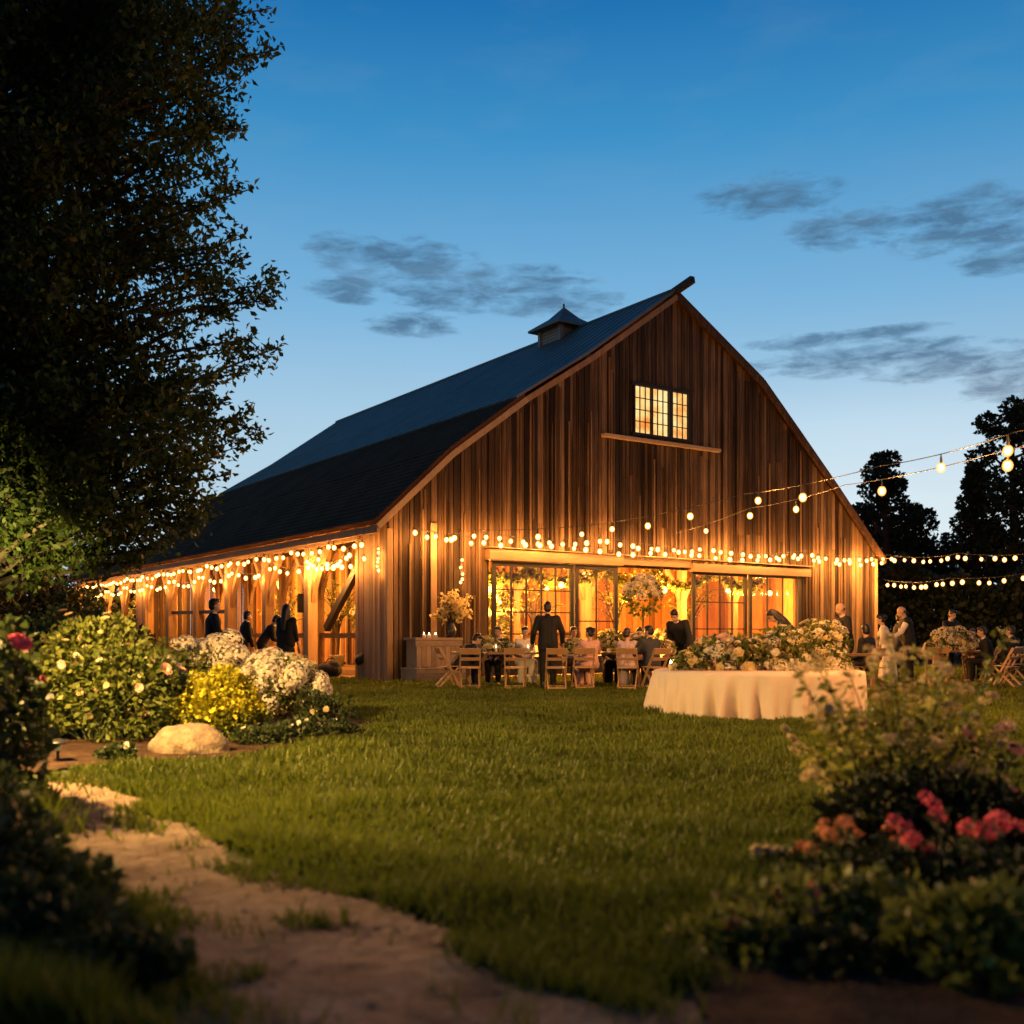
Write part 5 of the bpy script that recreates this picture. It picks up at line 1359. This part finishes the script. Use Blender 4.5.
# ------------------------------------------------------------------ trees
def limb_path(a, b, n=9, droop=.1, wob=.12):
    a, b = Vector(a), Vector(b); ln = (b-a).length; out = []
    w1 = Vector(rng.normal(0, wob*ln*.3, 3))
    for i in range(n):
        u = i/(n-1); p = a.lerp(b, u) + w1*math.sin(math.pi*u) + Vector((0, 0, droop*ln*math.sin(math.pi*u)))
        out.append(p)
    return out
def big_tree():
    x, y = -8.6, 16.0
    o = thing('broadleaf_tree', 'large dark broadleaf tree overhanging the left of the picture', 'tree', (x, y, 0))
    base = Vector((x, y, 0)); q = MB()
    T = [Vector((0, 0, 0)), Vector((.05, 0, 1)), Vector((.15, .05, 3)), Vector((.1, 0, 5.5)), Vector((.2, 0, 8)), Vector((.1, 0, 11)), Vector((0, 0, 14))]
    q.tube(T, [.5, .4, .34, .29, .22, .14, .05], 12); q.build('trunk', M['bark'], o)
    edge = [(280, 8), (262, 22), (240, 45), (286, 48), (258, 70), (228, 88), (243, 112), (250, 128), (222, 150), (236, 165), (262, 188), (232, 202), (252, 238), (225, 252), (246, 262), (262, 292), (290, 282),
            (285, 300), (292, 345), (262, 338), (258, 372), (240, 352), (238, 402), (272, 432), (256, 418), (232, 452), (236, 475), (212, 468), (215, 505), (190, 520), (168, 548), (150, 560), (120, 545), (205, 490), (180, 500), (222, 440), (200, 455), (186, 470), (170, 515), (215, 420), (90, 545), (20, 560)]
    inner = [(random.uniform(-60, 225), random.uniform(-60, 505)) for _ in range(150)] + [(random.uniform(-60, 180), random.uniform(380, 520)) for _ in range(60)] + [(random.uniform(100, 270), random.uniform(-140, 60)) for _ in range(34)]
    q = MB(); C = []; D = []
    def leafy(P, rad, n, spread):
        for _ in range(n):
            u = random.uniform(.35, 1.0)**.8; i = min(int(u*(len(P)-1)), len(P)-2); f = u*(len(P)-1)-i
            p = P[i].lerp(P[i+1], f); C.append(p+Vector(rng.normal(0, spread, 3))); d = P[i+1]-P[i]; D.append(d.normalized()+Vector((0, 0, .05)))
    def limb(px, py, Y, edge_):
        tip = at(px, py, Y)-base
        if tip.z < .8: return
        zt = max(1.6, min(12.5, tip.z*.9-random.uniform(.2, 1.6)))
        i = max(j for j in range(len(T)) if T[j].z <= zt); i = min(i, len(T)-2)
        st = T[i].lerp(T[i+1], (zt-T[i].z)/(T[i+1].z-T[i].z)); P = limb_path(st, tip, 9, .05)
        q.tube(P, list(np.linspace(.075, .008, 9)), 5)
        ln = (tip-st).length
        for k in range(9 if edge_ else 11):
            u = random.uniform(.4, .98); j = min(int(u*8), 7); a = P[j].lerp(P[j+1], u*8-j); d = (P[j+1]-P[j]).normalized()
            dv = (d*.7+Vector(rng.normal(0, .55, 3))+Vector((0, 0, .12))).normalized()
            b = a+dv*random.uniform(.3, .8)*(1 if edge_ else 1.4)*(1.25-u*.6); tw = limb_path(a, b, 5, .04)
            q.tube(tw, [.014, .011, .008, .005, .003], 4); leafy(tw, 0, 30 if edge_ else 40, .09 if edge_ else .13)
        leafy(P[5:], 0, 60, .06)
    for px, py in edge: limb(px-8, py, 15.5+random.uniform(-.8, .8), True)
    inner = [p_ for p_ in inner if p_[0] < 120 or random.random() < .68]
    for px, py in inner: limb(px, py, 15.7+random.uniform(-2.0, 2.6), False)
    q.build('limbs', M['bark'], o)
    leaf_obj('crown', np.array([tuple(c) for c in C]),   .115, M['treeleaf'], o, np.array([tuple(d) for d in D]), .35, .27)
    print('tree leaves', len(C))
big_tree()
def far_tree(label, px, Y, top, w, bottom=630, n=3600, leaf=.24, conical=False, lobes=30, group='dark trees right of the barn'):
    x = X_(px, Y); H = at(px, top, Y).z; Wd = w/F*Y/2; zb = max(.6, at(px, bottom, Y).z)
    o = thing('dark_tree', label, 'tree', (x, Y, 0), 0, group); q = MB()
    q.tube([(0, 0, 0), (.1, 0, H*.5), (0, 0, H*.92)], [.35, .22, .04], 8); q.build('trunk', M['bark'], o)
    q = MB(); C = []; D = []
    for i in range(lobes):
        u = (i+.5)/lobes; z = zb+(H-zb)*u; prof = (1-u)**.8*.95+.08 if conical else math.sin(math.pi*(.12+.8*u))**.6
        a = i*2.4+random.random(); r = Wd*prof*random.uniform(.4, .85); c = Vector((math.cos(a)*r, math.sin(a)*r, z-.05*H*random.random()))
        q.tube([(0, 0, max(.4, z-.2*H*random.random())), c*.6+Vector((0, 0, c.z*.4)), c], [.09, .05, .02], 5)
        p, d = sphere_pts(int(n*1.7)//lobes, .3); s = Wd*random.uniform(.3, .48)*(prof*.7+.3)
        C.append(p*np.array([s, s, s*.8])+np.array(c)); D.append(d)
    q.build('limbs', M['bark'], o)
    leaf_obj('crown', np.concatenate(C), leaf, M['farleaf'], o, np.concatenate(D), .4, .36); return o
far_tree('rounded dark tree just right of the barn roof', 884, 56, 452, 74, 600, 4200)
far_tree('short dark tree between the rounded one and the conical one', 915, 58, 500, 50, 620, 2600)
far_tree('dark spreading tree behind the barn corner', 868, 60, 500, 90, 640, 3200)
far_tree('tall conical dark tree at the right', 975, 54, 462, 84, 620, 4600, conical=True)
far_tree('tallest dark tree at the right picture edge', 1012, 52, 398, 84, 610, 5200)
far_tree('dark tree mostly beyond the right picture edge', 1060, 52, 420, 110, 610, 4000)
far_tree('low dark tree filling the gap behind the string lights', 940, 60, 540, 120, 640, 3600)
def hedge(label, a, b, h, d, n, leaf, lm='farleaf', name='hedge'):
    a, b = Vector(a), Vector(b); o = thing(name, label, 'hedge', ((a+b)/2)); c = (a+b)/2; u = (b-a); ln = u.length; u.normalize(); v = Vector((-u.y, u.x, 0))
    r = rng.uniform(0, 1, (n, 3)); s = (r[:, 0]-.5)*ln; hh = h*(1+.12*np.sin(s*1.1)+.07*np.sin(s*2.7+1)); w = (r[:, 1]-.5)*d; z = r[:, 2]**.7*hh
    C = s[:, None]*np.array(u)+w[:, None]*np.array(v)+np.c_[np.zeros(n), np.zeros(n), z]
    q = MB()
    for k in range(int(ln/1.2)):
        p = u*(k*1.2-ln/2+.5); q.tube([p, p+Vector((0, 0, h*.8))], [.07, .02], 5)
    q.build('stems', M['bark'], o); leaf_obj('foliage', C, leaf, M[lm], o, None, 0, .4)
hedge('tall dark hedge closing the lawn right of the barn', (X_(880, 44)-1.0, 44, 0), (X_(1200, 40), 40, 0), 3.6, 1.8, 15000, .26)
hedge('dark overgrown hedge beyond the rose bushes left of the barn', (-42, 47, 0), (-16.2, 49, 0), 3.4, 2.0, 14000, .26)
hedge('low clipped hedge catching light beyond the far right table', (X_(996, 29), 29, 0), (X_(1090, 29), 29, 0), .62, .9, 3200, .09, 'bushleaf', 'low_hedge')
for i, (px, Y, top, w) in enumerate(((-40, 34, 480, 150), (20, 52, 545, 100), (105, 62, 560, 100), (-120, 30, 460, 160))):
    far_tree(('dark tree behind the garden at the far left edge', 'dark tree behind the rose bushes left of the barn', 'distant dark tree beyond the rear end of the barn', 'dark tree outside the left picture edge')[i], px, Y, top, w, 640, 3000, group='dark trees left of the barn')

# ------------------------------------------------------------------ render settings
SC.view_settings.view_transform = 'Standard'; SC.view_settings.look = 'None'
SC.view_settings.exposure = 0.0; SC.view_settings.gamma = 1.0
SC.render.engine = 'CYCLES'
cy = SC.cycles
cy.use_denoising = True
try: cy.denoiser = 'OPENIMAGEDENOISE'
except Exception: pass
cy.use_light_tree = True; cy.sample_clamp_indirect = 4.0; cy.sample_clamp_direct = 0
cy.max_bounces = 6; cy.diffuse_bounces = 3; cy.glossy_bounces = 2; cy.transmission_bounces = 4; cy.transparent_max_bounces = 8
cy.caustics_reflective = False; cy.caustics_refractive = False
